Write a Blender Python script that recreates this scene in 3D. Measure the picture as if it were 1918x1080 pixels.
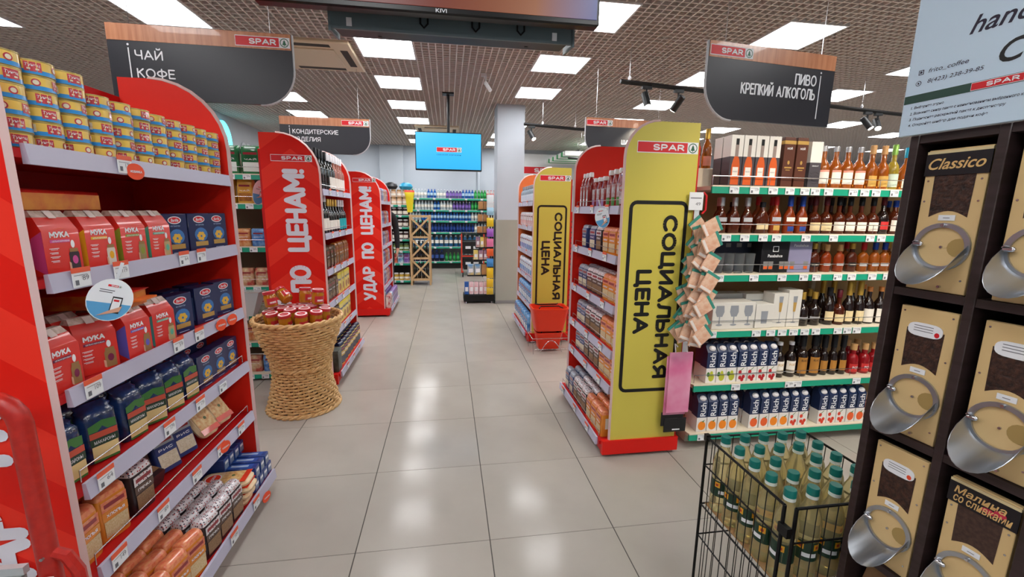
import bpy, bmesh, math, random
from mathutils import Vector, Matrix
random.seed(7)
for o in list(bpy.data.objects): bpy.data.objects.remove(o, do_unlink=True)
SC = bpy.context.scene
COL = SC.collection
PI = math.pi
# ---------------------------------------------------------------- camera
CAM_F, YAW, PITCH, ROLL = 803.335, 0.1496, -0.179, 0.0133
cy_, sy_, cp_, sp_ = math.cos(YAW), math.sin(YAW), math.cos(PITCH), math.sin(PITCH)
fw = Vector((sy_*cp_, cy_*cp_, sp_)); r0 = Vector((cy_, -sy_, 0)); u0 = r0.cross(fw)
rr = math.cos(ROLL)*r0 + math.sin(ROLL)*u0; uu = math.cos(ROLL)*u0 - math.sin(ROLL)*r0
cd = bpy.data.cameras.new('camera'); cam = bpy.data.objects.new('camera', cd); COL.objects.link(cam)
cd.sensor_width = 36; cd.lens = CAM_F/1918*36; cd.clip_start = 0.05
cam.matrix_world = Matrix(((rr.x, uu.x, -fw.x, -0.1753), (rr.y, uu.y, -fw.y, -2.9446), (rr.z, uu.z, -fw.z, 1.5026), (0, 0, 0, 1)))
SC.camera = cam
SC.view_settings.view_transform = 'Standard'; SC.view_settings.look = 'None'
SC.view_settings.gamma = 1; SC.view_settings.use_curve_mapping = False
SC.view_settings.exposure = 0.2
PANEL_STRENGTH = 15.0
SPOT_WATTS = 45.0
# ---------------------------------------------------------------- world
w = bpy.data.worlds.new('world'); SC.world = w; w.use_nodes = True
w.node_tree.nodes['Background'].inputs[0].default_value = (.8, .85, .9, 1)
w.node_tree.nodes['Background'].inputs[1].default_value = .25
# ---------------------------------------------------------------- materials
def lin(h):
    if isinstance(h, str):
        c = [int(h[i:i+2], 16)/255 for i in (0, 2, 4)]
    else: c = list(h)
    return tuple(x/12.92 if x <= .04045 else ((x+.055)/1.055)**2.4 for x in c) + (1,)
MATS = {}
def mat(name, col='808080', rough=.5, metal=0, trans=0, ior=1.45, emit=0, coat=0, alpha=1, spec=.5):
    if name in MATS: return MATS[name]
    m = bpy.data.materials.new(name); m.use_nodes = True; MATS[name] = m
    b = m.node_tree.nodes['Principled BSDF']; I = b.inputs
    I['Base Color'].default_value = lin(col); I['Roughness'].default_value = rough; I['Metallic'].default_value = metal
    I['Transmission Weight'].default_value = trans; I['IOR'].default_value = ior; I['Coat Weight'].default_value = coat
    I['Alpha'].default_value = alpha; I['Specular IOR Level'].default_value = spec
    if emit:
        I['Emission Color'].default_value = lin(col); I['Emission Strength'].default_value = emit
    m.diffuse_color = lin(col)
    return m
def nodes(m):
    return m.node_tree.nodes, m.node_tree.links, m.node_tree.nodes['Principled BSDF']
def noisy(name, c1, c2, scale=8, rough=.5, detail=3, bump=0, stretch=None, metal=0, coat=0, trans=0):
    if name in MATS: return MATS[name]
    m = mat(name, c1, rough, metal, coat=coat, trans=trans); N, L, b = nodes(m)
    tc = N.new('ShaderNodeTexCoord'); mp = N.new('ShaderNodeMapping'); nz = N.new('ShaderNodeTexNoise'); cr = N.new('ShaderNodeValToRGB')
    if stretch: mp.inputs['Scale'].default_value = stretch
    nz.inputs['Scale'].default_value = scale; nz.inputs['Detail'].default_value = detail
    cr.color_ramp.elements[0].color = lin(c1); cr.color_ramp.elements[1].color = lin(c2)
    cr.color_ramp.elements[0].position = .35; cr.color_ramp.elements[1].position = .65
    L.new(tc.outputs['Object'], mp.inputs[0]); L.new(mp.outputs[0], nz.inputs['Vector']); L.new(nz.outputs['Fac'], cr.inputs[0]); L.new(cr.outputs[0], b.inputs['Base Color'])
    if bump:
        bp = N.new('ShaderNodeBump'); bp.inputs['Strength'].default_value = bump; bp.inputs['Distance'].default_value = .01
        L.new(nz.outputs['Fac'], bp.inputs['Height']); L.new(bp.outputs[0], b.inputs['Normal'])
    return m
def chevron(name, c1, c2, x0, per=.16, k=.9):
    """printed chevron bands, in object space: bands follow z + k*|x-x0|"""
    m = mat(name, c1, .45, spec=.3); N, L, b = nodes(m)
    tc = N.new('ShaderNodeTexCoord'); sp = N.new('ShaderNodeSeparateXYZ'); L.new(tc.outputs['Object'], sp.inputs[0])
    def mth(op, a, bb=None):
        n = N.new('ShaderNodeMath'); n.operation = op
        for i, q in enumerate((a, bb)):
            if q is None: continue
            if isinstance(q, (int, float)): n.inputs[i].default_value = q
            else: L.new(q, n.inputs[i])
        return n.outputs[0]
    ax = mth('ABSOLUTE', mth('SUBTRACT', sp.outputs[0], x0))
    s = mth('ADD', sp.outputs[2], mth('MULTIPLY', ax, k))
    f = mth('GREATER_THAN', mth('FRACT', mth('DIVIDE', s, per*2)), .5)
    mx = N.new('ShaderNodeMix'); mx.data_type = 'RGBA'; mx.inputs[6].default_value = lin(c1); mx.inputs[7].default_value = lin(c2)
    L.new(f, mx.inputs[0]); L.new(mx.outputs[2], b.inputs['Base Color'])
    return m
# ---------------------------------------------------------------- mesh builder
_TXT = {}
def tdata(s, bold=0.0, shear=0.0):
    key = (s, bold, shear)
    if key in _TXT: return _TXT[key]
    cu = bpy.data.curves.new('t', 'FONT'); cu.body = s; cu.size = 1; cu.resolution_u = 4; cu.offset = bold; cu.shear = shear
    ob = bpy.data.objects.new('t', cu); COL.objects.link(ob)
    dg = bpy.context.evaluated_depsgraph_get()
    me = bpy.data.meshes.new_from_object(ob.evaluated_get(dg))
    v = [(p.co.x, p.co.y) for p in me.vertices]; f = [tuple(p.vertices) for p in me.polygons]
    bpy.data.objects.remove(ob); bpy.data.curves.remove(cu); bpy.data.meshes.remove(me)
    if not v: v = [(0, 0), (1, 0), (1, 1)]; f = [(0, 1, 2)]
    _TXT[key] = (v, f); return v, f
# stroke alphabet: centre lines in a box one unit high, drawn with round ends
def _arc(cx, cy, rx, ry, a0, a1, n=9): return [(cx+rx*math.cos(math.radians(a0+(a1-a0)*i/(n-1))), cy+ry*math.sin(math.radians(a0+(a1-a0)*i/(n-1)))) for i in range(n)]
def _bowl(x, y0, y1, w):
    r = (y1-y0)/2; return [(x, y1)]+_arc(w-r, (y0+y1)/2, r, r, 90, -90)+[(x, y0)]
def _mir(p, w): return [(w-a, b) for a, b in p]
GLY = {
 'А': (.8, [[(0, 0), (.4, 1), (.8, 0)], [(.13, .32), (.67, .32)]]), 'Б': (.64, [[(.56, 1), (0, 1), (0, 0)], _bowl(0, 0, .58, .64)]), 'В': (.66, [[(0, 0), (0, 1)], _bowl(0, .54, 1, .58), _bowl(0, 0, .54, .66)]),
 'Г': (.5, [[(0, 0), (0, 1), (.5, 1)]]), 'Д': (.86, [[(0, -.18), (0, 0), (.86, 0), (.86, -.18)], [(.12, 0), (.28, 1), (.72, 1), (.72, 0)]]), 'Е': (.55, [[(.55, 1), (0, 1), (0, 0), (.55, 0)], [(0, .52), (.48, .52)]]),
 'З': (.6, [_arc(.28, .76, .27, .24, 150, -90), _arc(.28, .27, .32, .27, 90, -150)]), 'И': (.66, [[(0, 1), (0, 0), (.66, 1), (.66, 0)]]), 'Й': (.66, [[(0, 1), (0, 0), (.66, 1), (.66, 0)], _arc(.33, 1.3, .16, .1, 180, 360, 6)]),
 'К': (.6, [[(0, 0), (0, 1)], [(.56, 1), (0, .48)], [(.17, .62), (.6, 0)]]), 'Л': (.72, [[(0, 0), (.12, .12), (.2, 1), (.72, 1), (.72, 0)]]), 'М': (.86, [[(0, 0), (0, 1), (.43, .3), (.86, 1), (.86, 0)]]),
 'Н': (.66, [[(0, 0), (0, 1)], [(.66, 0), (.66, 1)], [(0, .52), (.66, .52)]]), 'О': (.84, [_arc(.42, .5, .42, .5, 0, 360, 21)]), 'П': (.66, [[(0, 0), (0, 1), (.66, 1), (.66, 0)]]), 'Р': (.62, [[(0, 0), (0, 1)], _bowl(0, .42, 1, .62)]),
 'С': (.74, [_arc(.42, .5, .42, .5, 42, 318, 15)]), 'Т': (.66, [[(0, 1), (.66, 1)], [(.33, 1), (.33, 0)]]), 'У': (.7, [[(0, 1), (.37, .33)], [(.7, 1), (.3, .1), (.2, 0), (.06, 0)]]), 'Ф': (.9, [_arc(.45, .52, .45, .32, 0, 360, 19), [(.45, 0), (.45, 1.05)]]),
 'Х': (.68, [[(0, 0), (.68, 1)], [(0, 1), (.68, 0)]]), 'Ц': (.8, [[(0, 1), (0, 0), (.8, 0), (.8, -.18)], [(.64, 0), (.64, 1)]]), 'Ч': (.6, [[(0, 1), (0, .62)]+_arc(.2, .62, .2, .2, 180, 270, 5)+[(.6, .42)], [(.6, 0), (.6, 1)]]), 'Ш': (.9, [[(0, 1), (0, 0), (.9, 0), (.9, 1)], [(.45, 0), (.45, 1)]]),
 'Ь': (.62, [[(0, 1), (0, 0)], _bowl(0, 0, .56, .62)]), 'Я': (.64, [[(.64, 0), (.64, 1)], _mir(_bowl(0, .42, 1, .62), .64), [(.34, .42), (.02, 0)]]), '!': (.06, [[(.03, 1), (.03, .36)], [(.03, 0), (.03, .02)]]), ' ': (.3, []),
 'S': (.66, [_arc(.33, .74, .31, .26, 30, 270, 10), _arc(.33, .25, .33, .25, 90, -150, 10)]), 'P': (.62, [[(0, 0), (0, 1)], _bowl(0, .42, 1, .62)]), 'A': (.8, [[(0, 0), (.4, 1), (.8, 0)], [(.13, .32), (.67, .32)]]), 'R': (.66, [[(0, 0), (0, 1)], _bowl(0, .44, 1, .62), [(.3, .44), (.66, 0)]])}
def stroke_text(t, w, h, weight):
    """(verts 2D centred, faces) of stroke lettering fitted into w x h"""
    x = 0; L = []
    for ch in t:
        g = GLY[ch]; L += [[(x+a, b) for a, b in p] for p in g[1]]; x += g[0]+.27
    xs = [a for p in L for a, _ in p]; ys = [b for p in L for _, b in p]; x0, x1 = min(xs), max(xs); cap = 1.0
    th = weight*h; kz = h-2*th; kx = (w-2*th)/max(1e-6, x1-x0); V = []; F = []
    def pt_(a, b): return ((a-(x0+x1)/2)*kx, (b-.5)*kz)
    def disc(c, n=8):
        o = len(V); V.extend((c[0]+th*math.cos(2*PI*i/n), c[1]+th*math.sin(2*PI*i/n)) for i in range(n)); F.append(tuple(range(o, o+n)))
    for p in L:
        q = [pt_(*c) for c in p]
        for i in range(len(q)-1):
            (ax, ay), (bx, by) = q[i], q[i+1]; d = math.hypot(bx-ax, by-ay)
            if d < 1e-9: continue
            nx, ny = -(by-ay)/d*th, (bx-ax)/d*th; o = len(V)
            V.extend([(ax-nx, ay-ny), (bx-nx, by-ny), (bx+nx, by+ny), (ax+nx, ay+ny)]); F.append((o, o+1, o+2, o+3))
        closed = len(q) > 12 and math.hypot(q[0][0]-q[-1][0], q[0][1]-q[-1][1]) < 1e-6
        for i, c in enumerate(q):
            if i in (0, len(q)-1): disc(c, 6 if closed else 10)
            else:
                a = math.atan2(c[1]-q[i-1][1], c[0]-q[i-1][0]); b = math.atan2(q[i+1][1]-c[1], q[i+1][0]-c[0])
                if abs((b-a+PI) % (2*PI)-PI) > .3: disc(c, 8)
    return V, F
class MB:
    def __init__(s): s.v = []; s.f = []; s.m = []; s.mats = []
    def mi(s, m):
        if m not in s.mats: s.mats.append(m)
        return s.mats.index(m)
    def add(s, vs, fs, m):
        o = len(s.v); k = s.mi(m); s.v += [tuple(p) for p in vs]
        for f in fs: s.f.append(tuple(i+o for i in f)); s.m.append(k)
        return s
    def box(s, x0, x1, y0, y1, z0, z1, m, M=None):
        if x0 > x1: x0, x1 = x1, x0
        if y0 > y1: y0, y1 = y1, y0
        if z0 > z1: z0, z1 = z1, z0
        v = [(x0,y0,z0),(x1,y0,z0),(x1,y1,z0),(x0,y1,z0),(x0,y0,z1),(x1,y0,z1),(x1,y1,z1),(x0,y1,z1)]
        if M is not None: v = [tuple(M @ Vector(p)) for p in v]
        return s.add(v, [(0,3,2,1),(4,5,6,7),(0,1,5,4),(1,2,6,5),(2,3,7,6),(3,0,4,7)], m)
    def bbox(s, x0, x1, y0, y1, z0, z1, m, b=.004):
        """box with chamfered edges"""
        X = (x0, x1); Y = (y0, y1); Z = (z0, z1); v = []; idx = {}
        for i in (0, 1):
            for j in (0, 1):
                for k in (0, 1):
                    sx, sy, sz = (1, -1)[i], (1, -1)[j], (1, -1)[k]
                    for a in range(3):
                        p = [X[i], Y[j], Z[k]]
                        for c, sg in enumerate((sx, sy, sz)):
                            if c != a: p[c] += sg*b
                        idx[(i, j, k, a)] = len(v); v.append(tuple(p))
        f = []
        for a in range(3):
            o = [q for q in range(3) if q != a]
            for side in (0, 1):
                ring = []
                for (p, q) in ((0, 0), (1, 0), (1, 1), (0, 1)):
                    c = [0, 0, 0]; c[a] = side; c[o[0]] = p; c[o[1]] = q; ring.append(idx[(*c, a)])
                f.append(tuple(ring))
            for (p, q) in ((0, 0), (1, 0), (1, 1), (0, 1)):
                c0 = [0, 0, 0]; c0[o[0]] = p; c0[o[1]] = q; c1 = list(c0); c1[a] = 1
                f.append((idx[(*c0, o[0])], idx[(*c0, o[1])], idx[(*c1, o[1])], idx[(*c1, o[0])]))
        for i in (0, 1):
            for j in (0, 1):
                for k in (0, 1): f.append((idx[(i,j,k,0)], idx[(i,j,k,1)], idx[(i,j,k,2)]))
        s.fixn = True
        return s.add(v, f, m)
    def loft(s, rings, n=14, cap=True, mats=None, a0=None, a1=None, ph=0.0):
        """rings: (z, rx, ry, pow, mat[, ox, oy])"""
        o = len(s.v); closed = a0 is None
        for R in rings:
            z, rx, ry, pw = R[:4]; ox, oy = (R[5], R[6]) if len(R) > 5 else (0, 0)
            for i in range(n):
                a = (2*PI*(i+.5)/n + ph) if closed else a0 + (a1-a0)*i/(n-1)
                c, d = math.cos(a), math.sin(a); e = 2.0/pw
                s.v.append((ox + rx*math.copysign(abs(c)**e, c), oy + ry*math.copysign(abs(d)**e, d), z))
        for k in range(len(rings)-1):
            mm = s.mi(rings[k+1][4])
            for i in range(n if closed else n-1):
                j = (i+1) % n
                s.f.append((o+k*n+i, o+k*n+j, o+(k+1)*n+j, o+(k+1)*n+i)); s.m.append(mm)
        if cap and closed:
            s.f.append(tuple(o+i for i in reversed(range(n)))); s.m.append(s.mi(rings[0][4]))
            q = o+(len(rings)-1)*n
            s.f.append(tuple(q+i for i in range(n))); s.m.append(s.mi(rings[-1][4]))
        return s
    def tbox(s, rings, m):
        """rectangular section loft: (z, rx, ry, oy, mat)"""
        o = len(s.v)
        for z, rx, ry, oy, mm in rings: s.v += [(-rx, oy-ry, z), (rx, oy-ry, z), (rx, oy+ry, z), (-rx, oy+ry, z)]
        for k in range(len(rings)-1):
            for i in range(4):
                j = (i+1) % 4; s.f.append((o+4*k+i, o+4*k+j, o+4*k+4+j, o+4*k+4+i)); s.m.append(s.mi(rings[k+1][4]))
        s.f.append((o+3, o+2, o+1, o)); s.m.append(s.mi(rings[0][4])); q = o+4*(len(rings)-1)
        s.f.append((q, q+1, q+2, q+3)); s.m.append(s.mi(rings[-1][4])); return s
    def tube(s, pts, r, m, n=6, closed=False, rad=None):
        pts = [Vector(p) for p in pts]; o = len(s.v); k = len(pts); prev = None
        for i, p in enumerate(pts):
            if closed: t = pts[(i+1) % k]-pts[i-1]
            else: t = pts[min(i+1, k-1)]-pts[max(i-1, 0)]
            t.normalize()
            ref = Vector((0, 0, 1)) if abs(t.z) < .9 else Vector((1, 0, 0))
            a = (ref - t*ref.dot(t)).normalized() if prev is None else (prev - t*prev.dot(t))
            if a.length < 1e-5: a = ref - t*ref.dot(t)
            a.normalize(); prev = a; b = t.cross(a); q = rad[i] if rad else r
            for j in range(n):
                an = 2*PI*j/n; s.v.append(tuple(p + q*(math.cos(an)*a + math.sin(an)*b)))
        mm = s.mi(m)
        for i in range(k if closed else k-1):
            i2 = (i+1) % k
            for j in range(n):
                j2 = (j+1) % n; s.f.append((o+i*n+j, o+i*n+j2, o+i2*n+j2, o+i2*n+j)); s.m.append(mm)
        if not closed:
            s.f.append(tuple(o+j for j in reversed(range(n)))); s.m.append(mm)
            s.f.append(tuple(o+(k-1)*n+j for j in range(n))); s.m.append(mm)
        return s
    def bar(s, p, q, r, m, n=6): return s.tube([p, q], r, m, n)
    def prism(s, poly, y0, y1, m, plane='xz'):
        """extrude a polygon given in (x,z) along y (or (y,z) along x, (x,y) along z)"""
        n = len(poly)
        def P(a, b, c): return (a, c, b) if plane == 'xz' else ((c, a, b) if plane == 'yz' else (a, b, c))
        v = [P(a, b, y0) for a, b in poly]+[P(a, b, y1) for a, b in poly]
        f = [tuple(range(n)), tuple(range(2*n-1, n-1, -1))]+[(i, n+i, n+(i+1) % n, (i+1) % n) for i in range(n)]
        s.fixn = True
        return s.add(v, f, m)
    # flat print on a plane facing -Y
    def rect(s, x0, x1, z0, z1, y, m): return s.add([(x0,y,z0),(x1,y,z0),(x1,y,z1),(x0,y,z1)], [(0,1,2,3)], m)
    def disc(s, cx, cz, rx, rz, y, m, n=14): return s.add([(cx+rx*math.cos(2*PI*i/n), y, cz+rz*math.sin(2*PI*i/n)) for i in range(n)], [tuple(range(n))], m)
    def poly(s, pts, y, m): return s.add([(a, y, b) for a, b in pts], [tuple(range(len(pts)))], m)
    def text(s, t, cx, cz, w, h, y, m, bold=0.0, rot=0, shear=0.0, keep=False, fn=None):
        """lettering fitted to a w x h box centred on (cx, cz); rot 0, 90 (reads upwards), -90 (reads downwards)"""
        if all(ch in GLY for ch in t) and not shear:
            sv, f = stroke_text(t, w, h, .085+bold)
            out = []; lay = {}
            for k, fc in enumerate(f):
                for i in fc: lay[i] = k
            for i, (p, q) in enumerate(sv):
                if rot == 90: p, q = -q, p
                elif rot == -90: p, q = q, -p
                out.append((cx+p, y-1.5e-5*lay[i], cz+q))     # pieces of one letter lie over each other like ink layers
            if fn: out = [fn(*p) for p in out]
            return s.add(out, f, m)
        v, f = tdata(t, min(bold, .015), shear)
        x0 = min(p[0] for p in v); x1 = max(p[0] for p in v); y0 = min(p[1] for p in v); y1 = max(p[1] for p in v)
        kx = w/max(1e-6, x1-x0); kz = h/max(1e-6, y1-y0)
        if keep: kx = kz = min(kx, kz)
        out = []
        for a, b in v:
            p = (a-(x0+x1)/2)*kx; q = (b-(y0+y1)/2)*kz
            if rot == 90: p, q = -q, p
            elif rot == -90: p, q = q, -p
            out.append((cx+p, y, cz+q))
        if fn: out = [fn(*p) for p in out]
        return s.add(out, f, m)
    def merge(s, o, M=None):
        for k, mt in enumerate(o.mats):
            pass
        b = len(s.v); s.v += [tuple(M @ Vector(p)) for p in o.v] if M is not None else list(o.v)
        for f, k in zip(o.f, o.m): s.f.append(tuple(i+b for i in f)); s.m.append(s.mi(o.mats[k]))
        return s
    def xf(s, M): s.v = [tuple(M @ Vector(p)) for p in s.v]; return s
    def mesh(s, name, smooth=True, ang=38):
        me = bpy.data.meshes.new(name); me.from_pydata(s.v, [], s.f)
        for m in s.mats: me.materials.append(m)
        me.polygons.foreach_set('material_index', s.m)
        if getattr(s, 'fixn', False):
            bm = bmesh.new(); bm.from_mesh(me); bmesh.ops.recalc_face_normals(bm, faces=bm.faces); bm.to_mesh(me); bm.free()
        if smooth:
            me.polygons.foreach_set('use_smooth', [True]*len(me.polygons)); me.update()
            me.set_sharp_from_angle(angle=math.radians(ang))
        me.update(); return me
# ---------------------------------------------------------------- objects
ORD = 'first second third fourth fifth sixth seventh eighth ninth tenth eleventh twelfth thirteenth fourteenth fifteenth sixteenth seventeenth eighteenth nineteenth twentieth'.split()
ORD += ['twenty-'+o for o in ORD[:9]]
def link(name, data, parent=None, loc=(0, 0, 0), rot=(0, 0, 0), kind=None, label=None):
    if isinstance(data, MB): data = data.mesh(name)
    o = bpy.data.objects.new(name, data); COL.objects.link(o)
    o.location = loc; o.rotation_euler = rot
    if parent is not None: o.parent = parent
    if kind: o['kind'] = kind
    if label: o['label'] = label
    return o
def tag(o, label, cat, group=None):
    n = len(label.split())
    if not 4 <= n <= 16: print('LABEL WORDS', n, label)
    o['label'] = label; o['category'] = cat
    if group: o['group'] = group
    return o
def thing(name, label, cat, loc=(0, 0, 0), rot=(0, 0, 0), group=None, data=None):
    return tag(link(name, data, None, loc, rot), label, cat, group)
def struct(name, data, loc=(0, 0, 0)): return link(name, data, None, loc, kind='structure')
class Proto:
    """one kind of product: body mesh and its part meshes, shared by all copies"""
    def __init__(s, name, cat, body, parts=()):
        s.name = name; s.cat = cat; s.body = body.mesh(name); s.parts = [(n, b.mesh(n), [(a, c.mesh(a)) for a, c in sub]) for n, b, sub in [(p+((),))[:3] if len(p) == 2 else p for p in parts]]
    def put(s, loc, rz, label, group=None, rot=None, scale=None):
        o = link(s.name, s.body, None, loc, rot if rot else (0, 0, rz))
        if scale: o.scale = (scale,)*3 if isinstance(scale, (int, float)) else scale
        tag(o, label, s.cat, group)
        for n, me, sub in s.parts:
            c = link(n, me, o)
            for a, m2 in sub: link(a, m2, c)
        return o
def jit(a): return random.uniform(-a, a)
# common materials
RED = mat('red_paint', 'dc1c16', .4, spec=.35); WHITE = mat('white_print', 'eceef2', .45); BLACK = mat('black_print', '141416', .4)
RAIL = mat('lilac_rail_plastic', 'b9b6cb', .35); DARKRED = mat('red_shelf_steel', 'c6181a', .45, spec=.35); GREEN = mat('green_rail_plastic', '1d9a7c', .35)
CREAM = mat('cream_shelf_steel', 'e2d8c2', .45); CHROME = mat('chrome_wire', 'c8c8cc', .22, 1); TAGW = mat('price_tag_paper', 'e8ebef', .5)
ORANGE_TAG = mat('promo_tag_paper', 'f0512a', .45); GREY_TXT = mat('grey_print', '6a6c74', .6); PINKTAG = mat('promo_tag_strip', 'e8603f', .5)
LOGORED = mat('logo_red', 'd8202a', .4); LOGOGREEN = mat('logo_green', '2b6a4c', .45); STEEL = mat('brushed_steel', 'b4b9c0', .3, .9)
BLKMET = mat('black_metal', '17181a', .4, .3); GOLD = mat('gold_print', 'c9a25a', .35, .3)
def logo(mb, x0, x1, z0, z1, y, board=None, border=None):
    """red board with white letters, white square with the ringed fir tree"""
    h = z1-z0; xs = x1-h*1.05
    mb.rect(x0, x1, z0, z1, y, WHITE if not border else border)
    mb.rect(x0+h*.05, xs, z0+h*.07, z1-h*.07, y-.0004, board or LOGORED)
    mb.text('SPAR', (x0+h*.05+xs)/2+(xs-x0)*.12, (z0+z1)/2, (xs-x0)*.62, h*.55, y-.0008, WHITE, .03)
    mb.rect(xs+h*.02, x1-h*.02, z0+h*.03, z1-h*.03, y-.0004, WHITE)
    cx = (xs+x1)/2; cz = (z0+z1)/2; R = h*.43
    n = 20
    o = [(cx+R*math.cos(2*PI*i/n), y-.0008, cz+R*math.sin(2*PI*i/n)) for i in range(n)]
    q = [(cx+R*.82*math.cos(2*PI*i/n), y-.0008, cz+R*.82*math.sin(2*PI*i/n)) for i in range(n)]
    mb.add(o+q, [(i, (i+1) % n, n+(i+1) % n, n+i) for i in range(n)], LOGOGREEN)
    for k, (a, b, ww) in enumerate(((.68, .1, .3), (.3, -.22, .45), (-.02, -.5, .6))):
        mb.poly([(cx-R*ww, cz+R*b), (cx+R*ww, cz+R*b), (cx, cz+R*a)], y-.0008, LOGOGREEN)
    mb.rect(cx-R*.08, cx+R*.08, cz-R*.72, cz-R*.5, y-.0008, LOGOGREEN)
    return mb
# ================================================================ SETTING
H = 3.1; X0, X1, Y0, Y1 = -9.0, 13.0, -7.0, 8.75; XW = -4.06; CELL = .0705
TILE = noisy('porcelain_tile', 'aca69e', 'a6a098', 3, .14, 4)
N_, L_, b_ = nodes(TILE)
oi = N_.new('ShaderNodeObjectInfo'); hv = N_.new('ShaderNodeHueSaturation'); mr = N_.new('ShaderNodeMapRange')
mr.inputs[3].default_value = .96; mr.inputs[4].default_value = 1.03
L_.new(oi.outputs['Random'], mr.inputs[0]); L_.new(mr.outputs[0], hv.inputs['Value'])
src = b_.inputs['Base Color'].links[0].from_socket; L_.new(src, hv.inputs['Color']); L_.new(hv.outputs[0], b_.inputs['Base Color'])
b_.inputs['Specular IOR Level'].default_value = .16
GROUT = mat('dark_grout', '4a4744', .9)
floor = struct('floor', MB().box(X0-.3, X1+.3, Y0-.3, Y1+.3, -.12, -.002, GROUT))
tile = MB(); tile.bbox(.0022, .5978, .0012, .5988, -.01, 0, TILE, .0012); tile_me = tile.mesh('tile', False)
rest = MB()
for i in range(-15, 22):
    for j in range(-12, 15):
        if -7 <= i < 8 and -4 <= j < 15: link('tile', tile_me, floor, (.6*i, .6*j, 0))
        else: rest.box(.6*i+.0022, .6*i+.5978, .6*j+.0012, .6*j+.5988, -.01, 0, TILE)
link('tile_field', rest, floor, kind='stuff')
PLENUM = mat('plenum_dark', '353234', .9); SLAT = mat('beige_lattice_slat', 'd6cdc6', .5)
ceiling = struct('ceiling', MB().box(X0-.3, X1+.3, Y0-.3, Y1+.3, H+.55, H+.65, PLENUM))
lon = MB().box(-.0055, .0055, Y0, Y1, 0, .042, SLAT).mesh('slat', False)
lat = MB().box(X0, X1, -.0055, .0055, .001, .041, SLAT).mesh('slat', False)
rest = MB(); k0 = int((X0+1.045)/CELL)
for k in range(k0, int((X1+1.045)/CELL)+1):
    x = -1.045+k*CELL
    if XW < x < 5.0: link('slat', lon, ceiling, (x, 0, H))
    else: rest.box(x-.0055, x+.0055, Y0, Y1, H, H+.042, SLAT)
for k in range(int((Y0-1.6)/CELL)+1, int((Y1-1.6)/CELL)+1):
    y = 1.6+k*CELL
    if -1.4 < y < 8.7: link('slat', lat, ceiling, (0, y, H))
    else: rest.box(X0, X1, y-.0055, y+.0055, H+.001, H+.041, SLAT)
link('slat_field', rest, ceiling, kind='stuff')
WALL = noisy('grey_wall_paint', 'b4b6ba', 'adb0b5', 1.5, .7); WALL2 = noisy('pale_wall_paint', 'bcc4ce', 'b6bec8', 1.2, .7)
struct('wall_left', MB().box(X0-.2, X0, Y0-.2, 5.0, 0, H+.55, WALL).box(X0-.2, XW, 5.0, Y1+.2, 0, H+.55, WALL))
struct('wall_right', MB().box(X1, X1+.2, Y0-.2, Y1+.2, 0, H+.55, WALL2))
struct('wall_back', MB().box(X0, X1, Y1, Y1+.2, 0, H+.55, WALL2))
struct('wall_front', MB().box(X0, X1, Y0-.2, Y0, 0, H+.55, WALL2))
struct('trim_1', MB().bbox(-1.86, -1.27, Y1-.12, Y1, 0, H, WALL2, .01))
struct('trim_2', MB().bbox(.62, .68, Y1-.08, Y1, 0, H, WALL2, .01))
struct('baseboard_back', MB().box(X0, X1, Y1-.015, Y1, 0, .09, mat('grey_skirting', '8b8c8e', .5)))
CLAD = noisy('column_cladding', 'a9aca2', '9ea196', 2, .18, stretch=(1, 1, .3))
colm = struct('trim_3', MB().bbox(.6, 1.03, 3.93, 4.36, 0, H+.1, WALL2, .006))
link('cladding_panel', MB().bbox(.585, .99, 3.915, 3.93, .05, 1.36, CLAD, .003), colm)
link('cladding_panel', MB().bbox(.585, .6, 3.93, 4.3, .05, 1.36, CLAD, .003), colm)
link('plinth', MB().bbox(.582, 1.0, 3.91, 3.93, 0, .05, mat('grey_skirting'), .003), colm)
# ---------------------------------------------------------------- ceiling light panels
DIFF = mat('light_diffuser', 'ffffff', .5, emit=PANEL_STRENGTH); FRAMEW = mat('light_frame', 'd9d9dc', .4)
LS = 8*CELL
lf = MB()
for a, b, c, d in ((0, LS, 0, .016), (0, LS, LS-.016, LS), (0, .016, .016, LS-.016), (LS-.016, LS, .016, LS-.016)): lf.box(a, b, c, d, -.008, .05, FRAMEW)
lf.box(0, LS, 0, LS, .046, .05, FRAMEW)
lf = lf.mesh('frame', False); ld = MB().box(.0165, LS-.0165, .0165, LS-.0165, -.004, .02, DIFF).mesh('diffuser', False)
def panel(x, y, label):
    o = thing('ceiling_light', label, 'ceiling light', (x, y, H), group='square ceiling light panels')
    link('frame', lf, o); link('diffuser', ld, o)
for x, ys, lab in ((-4.56+.02, (1.4,), 'light panel at the far left edge of the picture'),
                   (-6.2, (-.8, 1.4, 3.6), 'light panel far out at the left'),
                   (-2.807, (1.107, 3.82, 5.02, 6.2, 7.4), 'light panel above the left aisles'),  # the farthest panel here is added to brighten the far floor
                   (-1.045, (.4, 1.6, 2.7985, 3.997, 5.195, 6.39, 7.6), 'light panel in the row left of the hanging screens'),
                   (.7875, (.5425, 1.741, 2.9395, 5.3, 6.45, 7.6), 'light panel in the row over the column'),
                   (2.69, (.6, 1.94, 3.23, 4.5, 5.7), 'light panel behind the beer sign'),
                   (4.8, (1.1, 2.25, 4.85, 6.05), 'light panel above the far right aisles'),
                   (3.0, (7.0,), 'light panel over the produce corner'),
                   (6.55, (.2, 2.0, 3.9, 5.7), 'light panel in the far right column'), (8.4, (1.0, 2.8, 4.6, 6.4), 'light panel in the second farthest right column'), (10.3, (1.0, 2.8, 4.6, 6.4), 'light panel in the farthest right column')):
    for i, y in enumerate(ys): panel(x, y, 'square ceiling '+lab+(', %s from the camera' % ORD[i] if len(ys) > 1 else ''))
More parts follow.
